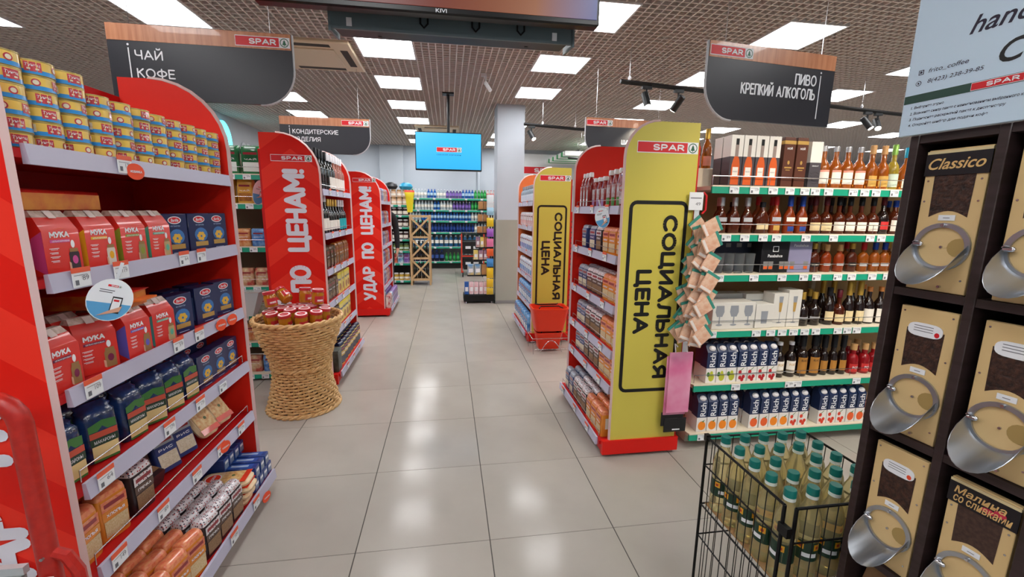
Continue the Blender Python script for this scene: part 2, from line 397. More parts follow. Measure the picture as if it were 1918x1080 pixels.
for ci, x in enumerate((-2.807, -1.045, .7875, 2.69)):  # panels out of view, added to throw light on the near upright fronts
    for ri, y in enumerate((-.66, -1.85, -3.05, -4.25, -5.45)):
        if ri < 2 and ci in (1, 2): continue
        panel(x, y, 'added ceiling light panel overhead out of view, %s column, %s row' % (ORD[ci], ORD[ri]))
# ---------------------------------------------------------------- air conditioners in the ceiling
ACM = mat('cream_plastic', 'd8c6a8', .45); ACD = mat('vent_dark', '3a342e', .7)
def aircon(x, y, s, label):
    o = thing('ceiling_air_conditioner', label, 'air conditioner', (x, y, H))
    m = MB(); m.bbox(0, s, 0, s, -.03, .06, ACM, .012); link('housing', m, o)
    m = MB(); m.bbox(s*.2, s*.8, s*.2, s*.8, -.04, -.028, ACM, .006); link('grille', m, o)
    for a, b, c, d in ((.06, .14, .22, .78), (.86, .94, .22, .78), (.22, .78, .06, .14), (.22, .78, .86, .94)):
        link('vent_slot', MB().box(a*s, b*s, c*s, d*s, -.0315, -.029, ACD), o)
aircon(-2.0, 1.75, .9, 'cream ceiling cassette air conditioner beside the tea sign')
aircon(-.78, 5.85, .85, 'cream ceiling cassette air conditioner above the far hanging screen')
aircon(2.9, 1.25, .85, 'cream ceiling cassette air conditioner behind the beer sign')
# ---------------------------------------------------------------- track lights
LENS = mat('spot_lens', 'fff0dc', .4, emit=18.0); TRACK = mat('track_black', '1b1c1e', .45, .2)
def track(p, q, label, wires, heads):
    p = Vector(p); q = Vector(q); d = (q-p).normalized()
    o = thing('track_light', label, 'track light', tuple(p))
    link('track', MB().tube([(0, 0, 0), tuple(q-p)], .022, TRACK, 4), o)
    for t in wires:
        a = d*t; link('suspension_wire', MB().bar((a.x, a.y, 0), (a.x, a.y, H+.3-p.z), .003, CHROME, 5), o)
        link('hanger', MB().loft([(.02, .012, .012, 2, WHITE), (.04, .018, .018, 2, WHITE), (.06, .006, .006, 2, WHITE)], 8), o, tuple(a))
    for t, aim in heads:
        a = d*t; aim = Vector(aim).normalized()
        link('adapter', MB().box(a.x-.05, a.x+.05, a.y-.016, a.y+.016, -.045, -.015, TRACK).bar((a.x, a.y, -.04), (a.x, a.y, -.13), .01, TRACK), o)
        c = a+Vector((0, 0, -.14)); h0 = c-aim*.075; h1 = c+aim*.085
        hd = link('lamp_head', MB().tube([tuple(h0), tuple(h0+aim*.005), tuple(h1)], .036, TRACK, 12, rad=[.03, .036, .036]), o)
        link('lens', MB().tube([tuple(h1), tuple(h1+aim*.004)], .03, LENS, 12), hd)
        ld_ = bpy.data.lights.new('spot', 'SPOT'); ld_.energy = SPOT_WATTS; ld_.spot_size = math.radians(70); ld_.spot_blend = .6; ld_.color = (1, .86, .68); ld_.shadow_soft_size = .03
        so = bpy.data.objects.new('spot_lamp', ld_); COL.objects.link(so); so.parent = o
        so.location = h1+aim*.012; so.rotation_euler = aim.to_track_quat('-Z', 'Y').to_euler()
track((1.5, 1.3, 2.75), (5.6, 1.97, 2.75), 'black ceiling track with spotlights crossing behind the beer sign', (.1, 1.7, 3.3),
      [(.3, (.05, -.45, -.85)), (.68, (-.3, .7, -.8)), (1.36, (-.25, -.8, -.75)), (2.6, (-.15, -.8, -.7)), (3.42, (.3, -.5, -.8)), (3.6, (-.35, -.65, -.8))])
track((.95, 3.55, 2.75), (1.95, 3.78, 2.75), 'short black ceiling track with one spotlight beside the grey column', (.3, .85), [(.12, (.35, -.55, -.8))])
track((2.2, 5.6, 2.55), (4.6, 6.4, 2.55), 'black ceiling track with spotlights over the produce corner', (.3, 2.0), [(.4, (.4, -.6, -.8)), (1.5, (.3, -.6, -.8))])
track((1.4, -2.1, 2.75), (3.4, -1.9, 2.75), 'black ceiling track with spotlights overhead aimed at the spirits shelves', (.3, 1.7),
      [(.3, (0, .75, -.75)), (1.0, (0, .75, -.75)), (1.7, (0, .75, -.75))])
o = thing('ceiling_sensor', 'small white sensor bracket hanging from the ceiling lattice', 'sensor', (.29, 2.5, H))
link('bracket', MB().box(-.05, .0, -.008, .008, -.035, 0, WHITE).box(-.0, .016, -.008, .008, -.09, 0, WHITE), o)
link('sensor_head', MB().tube([(.0, 0, -.1), (.06, -.04, -.2)], .022, WHITE, 8), o)
# ---------------------------------------------------------------- wall signs
NEON = mat('cyan_neon', '5fe0f0', .5, emit=2.2)
o = thing('wall_sign', 'round glowing cyan sign on the left wall', 'sign', (XW, 5.55, 2.62))
link('lightbox', MB().prism([(.28*math.cos(a*PI/14), .36*math.sin(a*PI/14)) for a in range(28)], 0, .05, NEON, 'yz'), o)
sw = MB()
sw.tube([(.053, -.1+.02*i, .08*math.sin(i*.7)) for i in range(11)], .012, mat('neon_dark', '1f7f9a', .5), 5); link('swirl_mark', sw, o)
m = MB().text('ОРЕХИ', 0, 0, 1.0, .22, 0, mat('grey_letters', 'c9ccd0', .5), .02)
o = thing('wall_lettering', 'pale grey wall lettering beside the round cyan sign', 'sign', (XW+.02, 6.75, 2.62), (0, 0, PI/2), data=m)
o = thing('wall_board', 'white wall board with red logo far behind the column', 'sign', (1.6, Y1-.04, 2.2))
bd = mat('board_white', 'e6e9ec', .4)
link('board', MB().bbox(0, 2.1, 0, .03, 0, .8, bd, .004), o)
link('logo', logo(MB(), .22, 1.45, .28, .48, -.003), o)
dots = MB()
for i in range(6):
    for j in range(3): dots.disc(.1+.07*i, .06+.06*j, .014, .014, -.002, BLACK, 8)
link('dot_print', dots, o)
# hanging louvre canopy of the produce corner
o = thing('hanging_canopy', 'green and white slatted canopy hanging over the produce corner', 'canopy', (2.4, 6.6, 2.72))
cw = mat('canopy_white', 'e8ece8', .4); cg = mat('canopy_green', '2aa05a', .4)
for i in range(14): link('slat', MB().bbox(0, 2.6, i*.14, i*.14+.05, 0, .1, cg if i % 3 == 2 else cw, .004), o)
for x in (.3, 2.3): link('hanger_bar', MB().box(x, x+.03, 0, 1.9, .1, .13, BLKMET), o); [link('suspension_wire', MB().bar((x+.015, y, .12), (x+.015, y, H+.56-2.72), .003, CHROME, 5), o) for y in (.1, 1.7)]
# ================================================================ SHELVING UNITS
PRICES = ['139', '109', '59', '149', '89', '119', '64', '179']
def make_tag(num, strip):
    m = MB(); m.box(-.03, .03, -.002, 0, -.02, .02, TAGW)
    m.text(num, .012, .004, .022, .013, -.0026, GREY_TXT); m.rect(-.024, -.012, -.014, .0, -.0026, GREY_TXT); m.rect(-.026, .02, .012, .0135, -.0026, GREY_TXT)
    if strip: m.box(-.031, .031, -.003, -.0005, .02, .034, PINKTAG)
    return m.mesh('price_tag', False)
TAGS = [make_tag(p, False) for p in PRICES]; TAGS_P = [make_tag(p, True) for p in PRICES]
LON = {}
def endcap(name, label, s, xf, D, y0, y1, zs, base, xb, top, near, far, guards=(), body=DARKRED, tags=None, feet=True, back_top=None):
    """gondola facing +X (s=1) or -X (s=-1); shelf edges at x = xf, ends at y0, y1"""
    yc = (y0+y1)/2; o = thing(name, label, 'gondola', (xf, yc, 0)); hl = (y1-y0)/2
    xk = -s*D; bo = xb-xf                                   # local x of the back, of the base edge
    link('back_panel', MB().box(xk, xk-s*.02, -hl, hl, .06, (back_top or top-.12), body), o)
    bp = MB(); bp.box(xk, bo-s*.02, -hl, hl, .03, base-.035, body); link('base_plinth', bp, o)
    for fx in (xk+s*.05, bo-s*.06):
        for fy in (-hl+.05, hl-.05): link('foot', MB().loft([(0, .018, .018, 2, RED), (.03, .012, .012, 2, RED)], 8), o, (fx, fy, 0))
    for i, z in enumerate([base]+list(zs)):
        xe = bo if i == 0 else 0
        sh = link('shelf', MB().box(xk, xe-s*.004, -hl+.004, hl-.004, z-.035, z-.012, body), o)
        pr = MB(); a = xe-s*.004; b = xe+s*.012
        pr.prism([(a, z-.05), (b, z-.05), (b-s*.006, z), (a, z)], -hl+.03, hl-.012, RAIL); link('price_rail', pr, sh)
        if i in guards:
            g = MB(); x = xe-s*.012
            g.tube([(x, -hl+.04, z), (x, -hl+.04, z+.035), (x, hl-.03, z+.035), (x, hl-.03, z)], .0022, CHROME, 5)
            link('wire_guard', g, sh)
        tg = (tags or {}).get(i, [])
        for k, t in enumerate(tg):
            ty, pz = (t if isinstance(t, tuple) else (t, True))
            link('price_tag', (TAGS_P if pz else TAGS)[(i*3+k) % 8], sh, (b+s*.001, ty-yc, z-.026), (0, 0, s*PI/2))
    for which, spec in (('near', near), ('far', far)):
        if spec is None: continue
        m, zb, deco = spec; R = .19 if s < 0 else .3
        yy = -hl-.018 if which == 'near' else hl
        pts = [(xk, zb), (0, zb)]
        for k in range(9):
            a = k/8*PI/2; pts.append((-s*R+s*R*math.cos(a), top-R+R*math.sin(a)))
        pts.append((xk, top))
        pn = link('end_panel', MB().prism(pts, yy, yy+.018, m), o)
        tr = MB(); tr.tube([(x+s*.001, yy+.009, z) for x, z in pts[1:-1]], .011, mat('panel_edge', 'd9b9b6' if s > 0 else 'd8c860', .4), 4); link('edge_trim', tr, pn)
        if deco: deco(pn, o, xk, yy-.0015)
        if zb < .15: continue
    link('end_plinth', MB().box(xk-s*.02, bo-s*.015, -hl-.03, -hl, .025, .115, RED), o)
    return o
REDPANEL = chevron('red_chevron_panel', 'ee3424', 'e01c10', -.2, .15, .75)
REDPLAIN = mat('red_panel', 'e62818', .45, spec=.3); YELLOW = mat('yellow_panel', 'd0c254', .4); ORANGEP = mat('orange_panel', 'e0763c', .4)
LETW = mat('letter_white', 'dfe2ee', .4)
def deco_red(full_logo=True):
    def f(pn, o, xk, y):
        c = xk/2
        if full_logo: link('logo', logo(MB(), c-.135, c+.165, 1.855, 1.905, y, board=LOGORED), pn)
        for tx, zc, ln_ in (('УДАР', .48, .48), ('ПО', .938, .224), ('ЦЕНАМ!', 1.478, .643)): link('lettering', MB().text(tx, c+.02, zc, ln_, .165, y-.001, LETW, .022, 90), pn)
    return f
def deco_yellow(pn, o, xk, y):
    w = abs(xk); m = MB(); x0, x1, z0, z1, r, t = .035, w-.035, .425, 1.57, .045, .021
    def ring(d):
        P = []
        for cx, cz, a0 in ((x1-r, z1-r, 0), (x0+r, z1-r, 90), (x0+r, z0+r, 180), (x1-r, z0+r, 270)):
            for k in range(5):
                a = math.radians(a0+k*22.5); P.append((cx+(r-d)*math.cos(a), y, cz+(r-d)*math.sin(a)))
        return P
    A, B = ring(0), ring(t); n = len(A)
    m.add(A+B, [(i, (i+1) % n, n+(i+1) % n, n+i) for i in range(n)], BLACK); link('frame_print', m, pn)
    link('lettering', MB().text('СОЦИАЛЬНАЯ', w*.68, 1.0, .98, .092, y, BLACK, .03, -90), pn); link('lettering', MB().text('ЦЕНА', w*.35, .985, .385, .098, y, BLACK, .03, -90), pn)
    link('logo', logo(MB(), .06, w-.005, 1.828, 1.89, y), pn)
def wallshelf(name, label, x0, x1, yf, D, zs, rail=GREEN, shelfm=CREAM, backm=None, guards=(), tags=None, top=None, foot=.1, uprights=True, base_panel=True):
    """shelving facing -Y, shelf edges at y = yf"""
    xc = (x0+x1)/2; hw = (x1-x0)/2; o = thing(name, label, 'shelving', (xc, yf, 0)); backm = backm or mat('tan_back_panel', 'b79a72', .6)
    top = top or zs[-1]+.3
    link('back_panel', MB().box(-hw, hw, D, D+.02, foot, top, backm), o)
    for x in ([-hw, 0, hw] if uprights else [-hw, hw]): link('upright', MB().box(x-.015, x+.015, D-.03, D, 0, top, shelfm), o)
    for x in (-hw+.06, hw-.06): link('foot', MB().box(x-.02, x+.02, .1, D, 0.0, .06, shelfm), o)
    if base_panel: link('kick_panel', MB().box(-hw, hw, .08, .1, .005, zs[0]-.03, mat('kick_dark', '2a2927', .6) if base_panel == 'dark' else shelfm), o)
    for i, z in enumerate(zs):
        sh = link('shelf', MB().box(-hw, hw, .004, D, z-.03, z-.008, shelfm), o)
        link('price_rail', MB().prism([(-.012, z-.05), (.004, z-.05), (.004, z-.012), (-.008, z-.012)], -hw, hw, rail, 'yz'), sh)
        link('shelf_lip', MB().box(-hw, hw, -.01, .01, z-.012, z-.004, shelfm), sh)
        if i in guards:
            g = MB(); g.tube([(-hw+.01, .01, z), (-hw+.01, .01, z+.05), (hw-.01, .01, z+.05), (hw-.01, .01, z)], .0025, CHROME, 5)
            for k in range(1, 6): g.bar((-hw+2*hw*k/6, .01, z), (-hw+2*hw*k/6, .01, z+.05), .002, CHROME, 4)
            link('wire_guard', g, sh)
        for k, tx in enumerate((tags or {}).get(i, [])): link('price_tag', TAGS[(i*3+k) % 8], sh, (tx-xc, -.014, z-.03))
    return o
# ---- near left end gondola
A_ZS = [.46, .73, 1.01, 1.325, 1.65]
endcap('end_gondola', 'red end gondola at left filled with tinned fish, flour, pasta', 1, -1.2, .42, -1.72, -.667, A_ZS, .12, -1.12, 2.065,
       (REDPANEL, .1, deco_red(False)), (REDPLAIN, .1, None), guards=(1, 2),
       tags={1: [-1.63, -1.42, -1.21, -1.02, -.83], 2: [-1.63, -1.33, -1.13, (-.95, False)], 3: [-1.62, -1.22, -1.08, (-.8, False)], 4: [-1.6, -1.45, -1.12, -1.0], 5: [(-1.37, True)], 0: [-1.45, -1.15, -.93]}, back_top=1.98)
for y, z, t in ((-1.335, 1.612, 'under the tinned fish'), (-.92, .985, 'on the third shelf of pasta, nearer'), (-.82, .985, 'on the third shelf of pasta, farther'), (-1.0, .44, 'beside the stacked spaghetti boxes'), (-.84, .065, 'on the lowest rail of the left gondola')):
    m = MB().prism([(.032*math.cos(a*PI/10), .026*math.sin(a*PI/10)) for a in range(20)], -.001, .001, ORANGE_TAG); m.text('НОВИНКА', 0, 0, .04, .008, -.002, WHITE)
    thing('promo_disc', 'orange oval promo tag '+t, 'tag', (-1.18 if z > .1 else -1.098, y, z), (0, 0, PI/2-.2), 'orange oval promo tags', m)
# ---- second left end gondola
G2_ZS = [.44, .72, 1.0, 1.3, 1.657]
endcap('end_gondola', 'red end gondola behind the wicker basket with wine and coffee', 1, -1.165, .42, .72, 1.77, G2_ZS, .12, -1.1, 2.065,
       (REDPANEL, .1, deco_red()), (REDPLAIN, .1, None), guards=(4, 5), tags={k: [.95, 1.2, 1.45] for k in range(6)})
# ---- third left end gondola
G3_ZS = [.42, .72, 1.0, 1.3, 1.62]
endcap('end_gondola', 'far red end gondola on the left with boxed snacks', 1, -1.075, .42, 3.2, 4.2, G3_ZS, .12, -.985, 1.99,
       (REDPANEL, .1, deco_red()), (REDPLAIN, .1, None), tags={k: [3.5, 3.9] for k in range(6)})
# ---- near right end gondola (yellow)
R1_ZS = [.445, .67, .95, 1.25, 1.54]
endcap('end_gondola', 'right end gondola with large yellow panel beside the spirits shelves', -1, .80, .425, -.6, .33, R1_ZS, .115, .735, 1.995,
       (YELLOW, .085, deco_yellow), (REDPLAIN, .1, None), guards=(0, 1, 2, 3, 4, 5), tags={k: [.2, -.12, -.4] for k in range(6)})
# ---- far right end gondola (yellow)
R2_ZS = [.43, .75, 1.04, 1.33, 1.61]
endcap('end_gondola', 'farther right end gondola with yellow panel behind red baskets', -1, .765, .41, 1.77, 2.78, R2_ZS, .12, .70, 1.97,
       (YELLOW, .085, deco_yellow), (ORANGEP, .1, None), tags={k: [2.1, 2.5] for k in range(6)})
# ---- spirits shelving
AL_ZS = [.118, .45, .80, 1.15, 1.392, 1.668]
wallshelf('spirits_shelving', 'cream shelving with green rails holding spirits and juice cartons', 1.335, 3.6, -.6, .42, AL_ZS, guards=(1, 2, 3, 4, 5), foot=.12, base_panel=False, top=1.78,
          tags={0: [1.42], 1: [1.62, 2.0, 2.06, 2.5], 2: [1.42, 1.72, 1.82, 1.9, 1.98, 2.06, 2.14, 2.3, 2.37, 2.44], 3: [1.43, 1.66, 1.85, 2.0, 2.09, 2.24, 2.34, 2.49, 2.6], 4: [1.45, 1.57, 1.69, 1.78, 1.98, 2.17, 2.43, 2.51], 5: [1.47, 1.6, 1.72, 1.83, 1.93, 2.0, 2.09, 2.26, 2.34, 2.42, 2.55]})
# ---- green shelving left, behind near left gondola
GL_ZS = [.07, .36, .6, .85, 1.185, 1.54, 1.775]
wallshelf('tea_shelving', 'cream shelving with green rails between the two left gondolas', -3.9, -1.68, .93, .45, GL_ZS, guards=(3, 4, 5, 6), base_panel='dark',
          tags={k: [-1.78, -1.9] for k in range(7)}, top=1.9, backm=mat('shelf_back_dark', '6a5a48', .6))
for (ux, uy, lab_) in ((-1.64, .9, 'red perforated side upright beside the large red panel'), (1.225, 1.83, 'red perforated side upright beside the far yellow panel')):
  o = thing('side_upright', lab_, 'upright', (ux, uy, 0))
  link('panel', MB().box(-.03, .03, -.03, 0, 0, 1.5, DARKRED), o)
  for i in range(22): link('slot', MB().box(-.018, .018, -.0315, -.029, .12+.06*i, .14+.06*i, mat('slot_dark', '5d0d10', .6)), o)
# ---- jars shelving in the distance and the drinks wall
JS_ZS = [.1, .45, .7, .93, 1.17, 1.4, 1.6]
wallshelf('jar_shelving', 'dark shelving of jars beside the wooden rack', -1.75, -.93, 5.85, .45, JS_ZS, shelfm=mat('white_shelf', 'd9dad5', .5), backm=mat('shelf_black', '17161a', .6), base_panel='dark', top=1.75, tags={k: [-1.1, -1.25] for k in range(7)})
BW_ZS = [.2, .58, .95, 1.24, 1.51, 1.8]
wallshelf('drinks_shelving', 'long back wall shelving of bottled water and soft drinks', -1.25, 1.9, 8.25, .42, BW_ZS, shelfm=mat('white_shelf'), backm=mat('shelf_grey', '8d97a0', .6), base_panel='dark', top=1.95, tags={k: [-.9, -.5, -.1, .3, .7] for k in range(6)})
# ================================================================ PRODUCTS
def clabel(mb, r, z0, z1, a, m, n=9, mid=0.0, ry=None):
    """label wrapped round a bottle front, half angle a"""
    o = len(mb.v)
    for z in (z0, z1):
        for i in range(n):
            t = mid-a+2*a*i/(n-1); mb.v.append((r*math.sin(t), -(ry or r)*math.cos(t), z))
    for i in range(n-1): mb.f.append((o+i, o+i+1, o+n+i+1, o+n+i)); mb.m.append(mb.mi(m))
    return mb
def curl(mb, r):
    """bend flat front print (x, y<0 offset, z) round a cylinder of radius r"""
    mb.v = [((r-y)*math.sin(x/r), -(r-y)*math.cos(x/r), z) for x, y, z in mb.v]; return mb
FOIL = lambda n, c, r=.28: mat(n, c, r, coat=.3)
# ---- tuna tin
TIN_M = mat('tin_metal', 'b9a76a', .3, .8); TIN_Y = FOIL('tin_yellow', 'efc95c'); TIN_B = FOIL('tin_blue', '2f96e0'); TIN_R = FOIL('tin_red', 'c9404a'); TIN_W = mat('tin_pale', 'e9dfc8', .4)
b = MB(); R, HT = .0435, .0378
b.loft([(0, R, R, 2, TIN_M), (.0025, R+.0008, R+.0008, 2, TIN_M), (.003, R, R, 2, TIN_M), (.0135, R, R, 2, TIN_B), (.0345, R, R, 2, TIN_Y), (.0355, R+.0008, R+.0008, 2, TIN_M), (HT, R+.0008, R+.0008, 2, TIN_M)], 20)
tparts = []
for cx in (-.055, .045):
    pr = MB(); pr.rect(cx-.016, cx, .009, .032, -.0006, TIN_R); pr.rect(cx, cx+.016, .009, .032, -.0006, TIN_R); pr.text('Тунец', cx, .0235, .027, .009, -.0012, WHITE, .02, shear=.2)
    pr.rect(cx-.011, cx+.011, .013, .017, -.0012, TIN_W); tparts.append(('name_label', curl(pr, R)))
tparts.append(('star_badge', curl(MB().disc(-.006, .021, .009, .009, -.0006, TIN_R).disc(-.006, .021, .006, .006, -.001, TIN_W), R)))
for x in (.083, -.1): tparts.append(('barcode', curl(MB().rect(x, x+.009, .011, .031, -.0006, TIN_W), R)))
tin = Proto('tuna_tin', 'tin', b, tparts+[('lid', MB().loft([(HT-.002, R-.002, R-.002, 2, TIN_M), (HT-.0008, R-.003, R-.003, 2, TIN_M)], 20))])
for c in range(11):
    for h in range(6 if c < 3 else 5):
        tin.put((-1.2-.052+jit(.003), -1.655+c*.0925+jit(.002), 1.6395+h*.0381), PI/2+random.choice((-.3, .1, .5, -.7, .9, -1.3))+jit(.15),
                'yellow and blue tuna tin, %s column from the camera, %s layer up, top shelf' % (ORD[c], ORD[h]), 'stacked tuna tins')
# ---- flour cartons
FR = FOIL('flour_red', 'd92f26', .35); FTOP = noisy('flour_flap', 'b09a88', 'd8c4bc', 60, .5); JARB = mat('jar_brown', '9a7448', .5); JARD = mat('jar_dark', '3a3038', .4)
def flour(side, strip, jar):
    b = MB(); w, d, h = .053, .035, .172
    b.tbox([(0, w, d, 0, FR), (.12, w, d, 0, FR), (.155, w*.93, d*.55, .004, FR), (h, w*.86, d*.25, .006, FTOP)], FR)
    pr = MB(); y = -d-.0008
    pr.text('МУКА', -.006, .1095, .056, .0165, y, WHITE, .03); pr.poly([(-.03, .122), (0, .1275), (.03, .122), (0, .1255)], y+.0002, PINKTAG)
    pr.rect(-.035, .022, .088, .096, y, strip); pr.text('ЦЕЛЬНОЗЕРНОВАЯ', -.0065, .092, .046, .004, y-.0004, WHITE)
    for i in range(4): pr.rect(-.04, -.012-.004*(i % 2), .072-.011*i, .0735-.011*i, y, WHITE); pr.rect(-.036, -.016, .069-.011*i, .0702-.011*i, y, WHITE)
    jp = MB(); jp.disc(.029, .082, .006, .011, y, WHITE); jp.poly([(.014, .008), (.045, .008), (.045, .055), (.041, .064), (.018, .064), (.014, .055)], y, jar)
    jp.rect(.017, .042, .06, .07, y-.0003, JARB); jp.disc(.03, .038, .0085, .012, y-.0005, strip); jp.poly([(.01, .012), (.016, .008), (.016, .03), (.01, .034)], y-.0006, mat('hand_print', 'd9a58a', .6))
    sides = []
    for sx in (-1, 1):
        sp = MB(); x = sx*(w+.0006); pts = [(-d, .003), (-d*.2, .02), (-d*.05, .06), (-d*.2, .1), (-d, .119)]
        q = [(x, a, z) for a, z in pts]; sp.add(q if sx > 0 else q[::-1], [tuple(range(5))], side); sides.append(('side_stripe', sp)); sp = MB()
        for z0, z1 in ((.055, .085), (.035, .05), (.01, .028)):
            q = [(x*1.002, .0, z0), (x*1.002, d*.85, z0), (x*1.002, d*.85, z1), (x*1.002, .0, z1)]; sp.add(q if sx > 0 else q[::-1], [(0, 1, 2, 3)], WHITE)
        sides.append(('side_text', sp))
    seal = MB().add([(-.011, -d*.62, .153), (.011, -d*.62, .153), (.011, -d*.27+.004, .173), (-.011, -d*.27+.004, .173)], [(0, 1, 2, 3)], mat('seal_paper', 'e3d2cc', .5))
    return Proto('flour_carton', 'flour', b, [('front_print', pr), ('jar_picture', jp)]+sides+[('paper_seal', seal)])
FL = {'pink': flour(mat('pk', 'd5549a', .4), mat('pk'), JARD), 'yellow': flour(mat('yl', 'eeb122', .4), mat('yl'), mat('jar_pale', 'd8d2c4', .4)), 'olive': flour(mat('ol', '8d9a34', .4), mat('ol'), mat('jar_olive', '9a8a5c', .4)),
      'teal': flour(mat('tl', '5fb59a', .4), mat('tl'), mat('jar_tan', 'c2a878', .4)), 'plum': flour(mat('pm', '7a1f48', .4), mat('pm'), JARB), 'violet': flour(mat('vl', '6a62c4', .4), mat('vl'), JARB)}
Z2 = 1.314; Z3 = .999
for y, k, lab in ((-1.6, 'pink', 'pink-edged red flour carton nearest the camera on second shelf'), (-1.465, 'yellow', 'yellow-edged red flour carton on the second shelf'), (-1.325, 'olive', 'olive-edged red flour carton on the second shelf'), (-1.19, 'teal', 'teal-edged red flour carton next to the blue pasta boxes, second shelf')):
    FL[k].put((-1.252, y, Z2), PI/2-.06, lab, 'flour cartons')
for y, k, a, lab in ((-1.658, 'plum', 0, 'red flour carton nearest the camera on the third shelf'), (-1.505, 'plum', -.4, 'turned red flour carton showing its plum side panel, third shelf'), (-1.365, 'violet', -.06, 'violet-striped red flour carton behind the hanging oval tag'), (-1.23, 'teal', -.1, 'teal-edged red flour carton next to the pasta, third shelf')):
    FL[k].put((-1.268 if a < -.2 else -1.252, y, Z3), PI/2+a, lab, 'flour cartons')
for i, (y, k) in enumerate(((-1.62, 'pink'), (-1.47, 'olive'), (-1.33, 'yellow'), (-1.2, 'teal'))):
    FL[k].put((-1.365, y, Z3), PI/2, 'red flour carton in the rear row of the third shelf, %s from camera' % ORD[i], 'flour cartons')
LIE = noisy('lying_pack_print', 'c95a22', 'd98a2c', 20, .35)
b = MB(); b.tbox([(0, .055, .15, 0, LIE), (.045, .055, .15, 0, LIE), (.055, .04, .17, 0, FR)], FR)
lying = Proto('lying_flour_pack', 'flour', b, [('end_flap', MB().box(-.05, .05, -.185, -.15, .02, .026, mat('flap_orange', 'e0702a', .4)))])
lying.put((-1.33, -1.5, Z2+.1745), .1, 'orange flour pack lying flat on top of the second shelf cartons', 'flour cartons')
lying.put((-1.36, -1.38, Z3+.1745), PI/2+.1, 'orange pack lying across the rear flour cartons, third shelf', 'flour cartons')
# ---- pasta boxes
NAVY = FOIL('pasta_navy', '1d2a58', .32); SKYB = mat('pasta_sky', '3f78b8', .4); PASTA = mat('pasta_yellow', 'e8b844', .5); NAVY2 = mat('pasta_side', '46608c', .4)
b = MB(); w, d, h = .06, .03, .16; b.bbox(-w, w, -d, d, 0, h, NAVY, .002)
pr = MB(); y = -d-.0008; pr.disc(0, .135, .032, .015, y, WHITE, 18); pr.disc(0, .135, .028, .0115, y-.0003, LOGORED, 18); pr.text('Barilla', 0, .135, .036, .012, y-.0006, WHITE, .02, shear=.2)
pr.text('ФУЗИЛЛИ', 0, .112, .044, .006, y, mat('pale_blue_print', '9fb7d8', .5)); pr.disc(.005, .07, .036, .03, y, SKYB, 16)
pic = MB()
for a in range(6): pic.disc(.004+.014*math.cos(a), .064+.012*math.sin(a), .01, .008, y-.0004-.0001*a, PASTA, 8)
pic.rect(-.03, .04, .022, .041, y, GOLD); pic.rect(-.02, .03, .006, .009, y, mat('pale_blue_print'))
sds = []
for sx in (-1, 1):
    q = [(sx*(w+.0006), -d*.7, .02), (sx*(w+.0006), d*.7, .02), (sx*(w+.0006), d*.7, .12), (sx*(w+.0006), -d*.7, .12)]; sds.append(('side_print', MB().add(q if sx > 0 else q[::-1], [(0, 1, 2, 3)], NAVY2)))
pasta = Proto('pasta_box', 'pasta box', b, [('front_print', pr), ('pasta_picture', pic)]+sds)
for z, ys, nm in ((Z2, (-1.06, -.89, -.745), 'second'), (Z3, (-1.09, -.905, -.75), 'third'), (.7195, (-.965, -.853, -.741), 'fourth')):
    for i, y in enumerate(ys):
        pasta.put((-1.265, y, z), PI/2-(.2 if z > .8 else .06), 'navy pasta box on the %s shelf, %s from the camera' % (nm, ORD[i]), 'navy pasta boxes', scale=.93 if z < .8 else None)
        pasta.put((-1.4, y, z), PI/2-.05, 'navy pasta box in the rear row of the %s shelf, %s from camera' % (nm, ORD[i]), 'navy pasta boxes', scale=.9)
# ---- macaroni bags
MNAVY = noisy('macaroni_bag', '15233f', '1f3a70', 30, .22, bump=.4, coat=.5); MGREEN = FOIL('macaroni_green', '3f7a3a'); MRED = FOIL('macaroni_red', 'c5503a'); MDK = FOIL('macaroni_dark_green', '1f3b2a'); MWIN = mat('macaroni_window', 'e3c98c', .35, coat=.4)
b = MB(); rx, ry, h = .048, .034, .185
b.loft([(0, rx*.9, ry*.85, 4, MNAVY), (.012, rx, ry, 3.5, MNAVY), (.09, rx*1.03, ry*1.05, 3.2, MNAVY), (.135, rx, ry*.98, 3, MNAVY), (.152, rx*1.0, ry*.88, 3, MNAVY, .002, .002), (.163, rx*.93, ry*.7, 2.6, MNAVY, -.003, .005), (.17, rx*.95, ry*.5, 2.4, MNAVY, .004, .007), (.178, rx*.88, ry*.34, 2.4, MNAVY, -.002, .01), (h, rx*.9, ry*.16, 2.2, MNAVY, .003, .012)], 18)
pr = MB(); y = -ry*1.07
pr.rect(-.034, .034, .012, .056, y, MWIN); pr.rect(-.036, .036, .057, .08, y, MDK); pr.text('МАКАРОНЫ', 0, .068, .054, .011, y-.0004, WHITE, .01); pr.rect(-.036, .036, .081, .1, y, MRED); pr.poly([(-.036, .101), (.036, .101), (.036, .128), (0, .134), (-.036, .122)], y+.002, MGREEN); pr.rect(-.034, .034, .004, .011, y+.001, MGREEN)
macaroni = Proto('macaroni_bag', 'pasta bag', b, [('front_print', pr)])
for i, y in enumerate((-1.66, -1.53, -1.4, -1.29, -1.185, -1.08)):
    macaroni.put((-1.27, y, .7195), PI/2+(-.1, -.45, -.15, -.5, -.3, -.15)[i], 'navy macaroni bag with green label, %s from the camera, fourth shelf' % ORD[i], 'navy macaroni bags', rot=None)
    macaroni.put((-1.37, y, .7195), PI/2+jit(.2), 'navy macaroni bag in the rear row of fourth shelf, %s from camera' % ORD[i], 'navy macaroni bags')
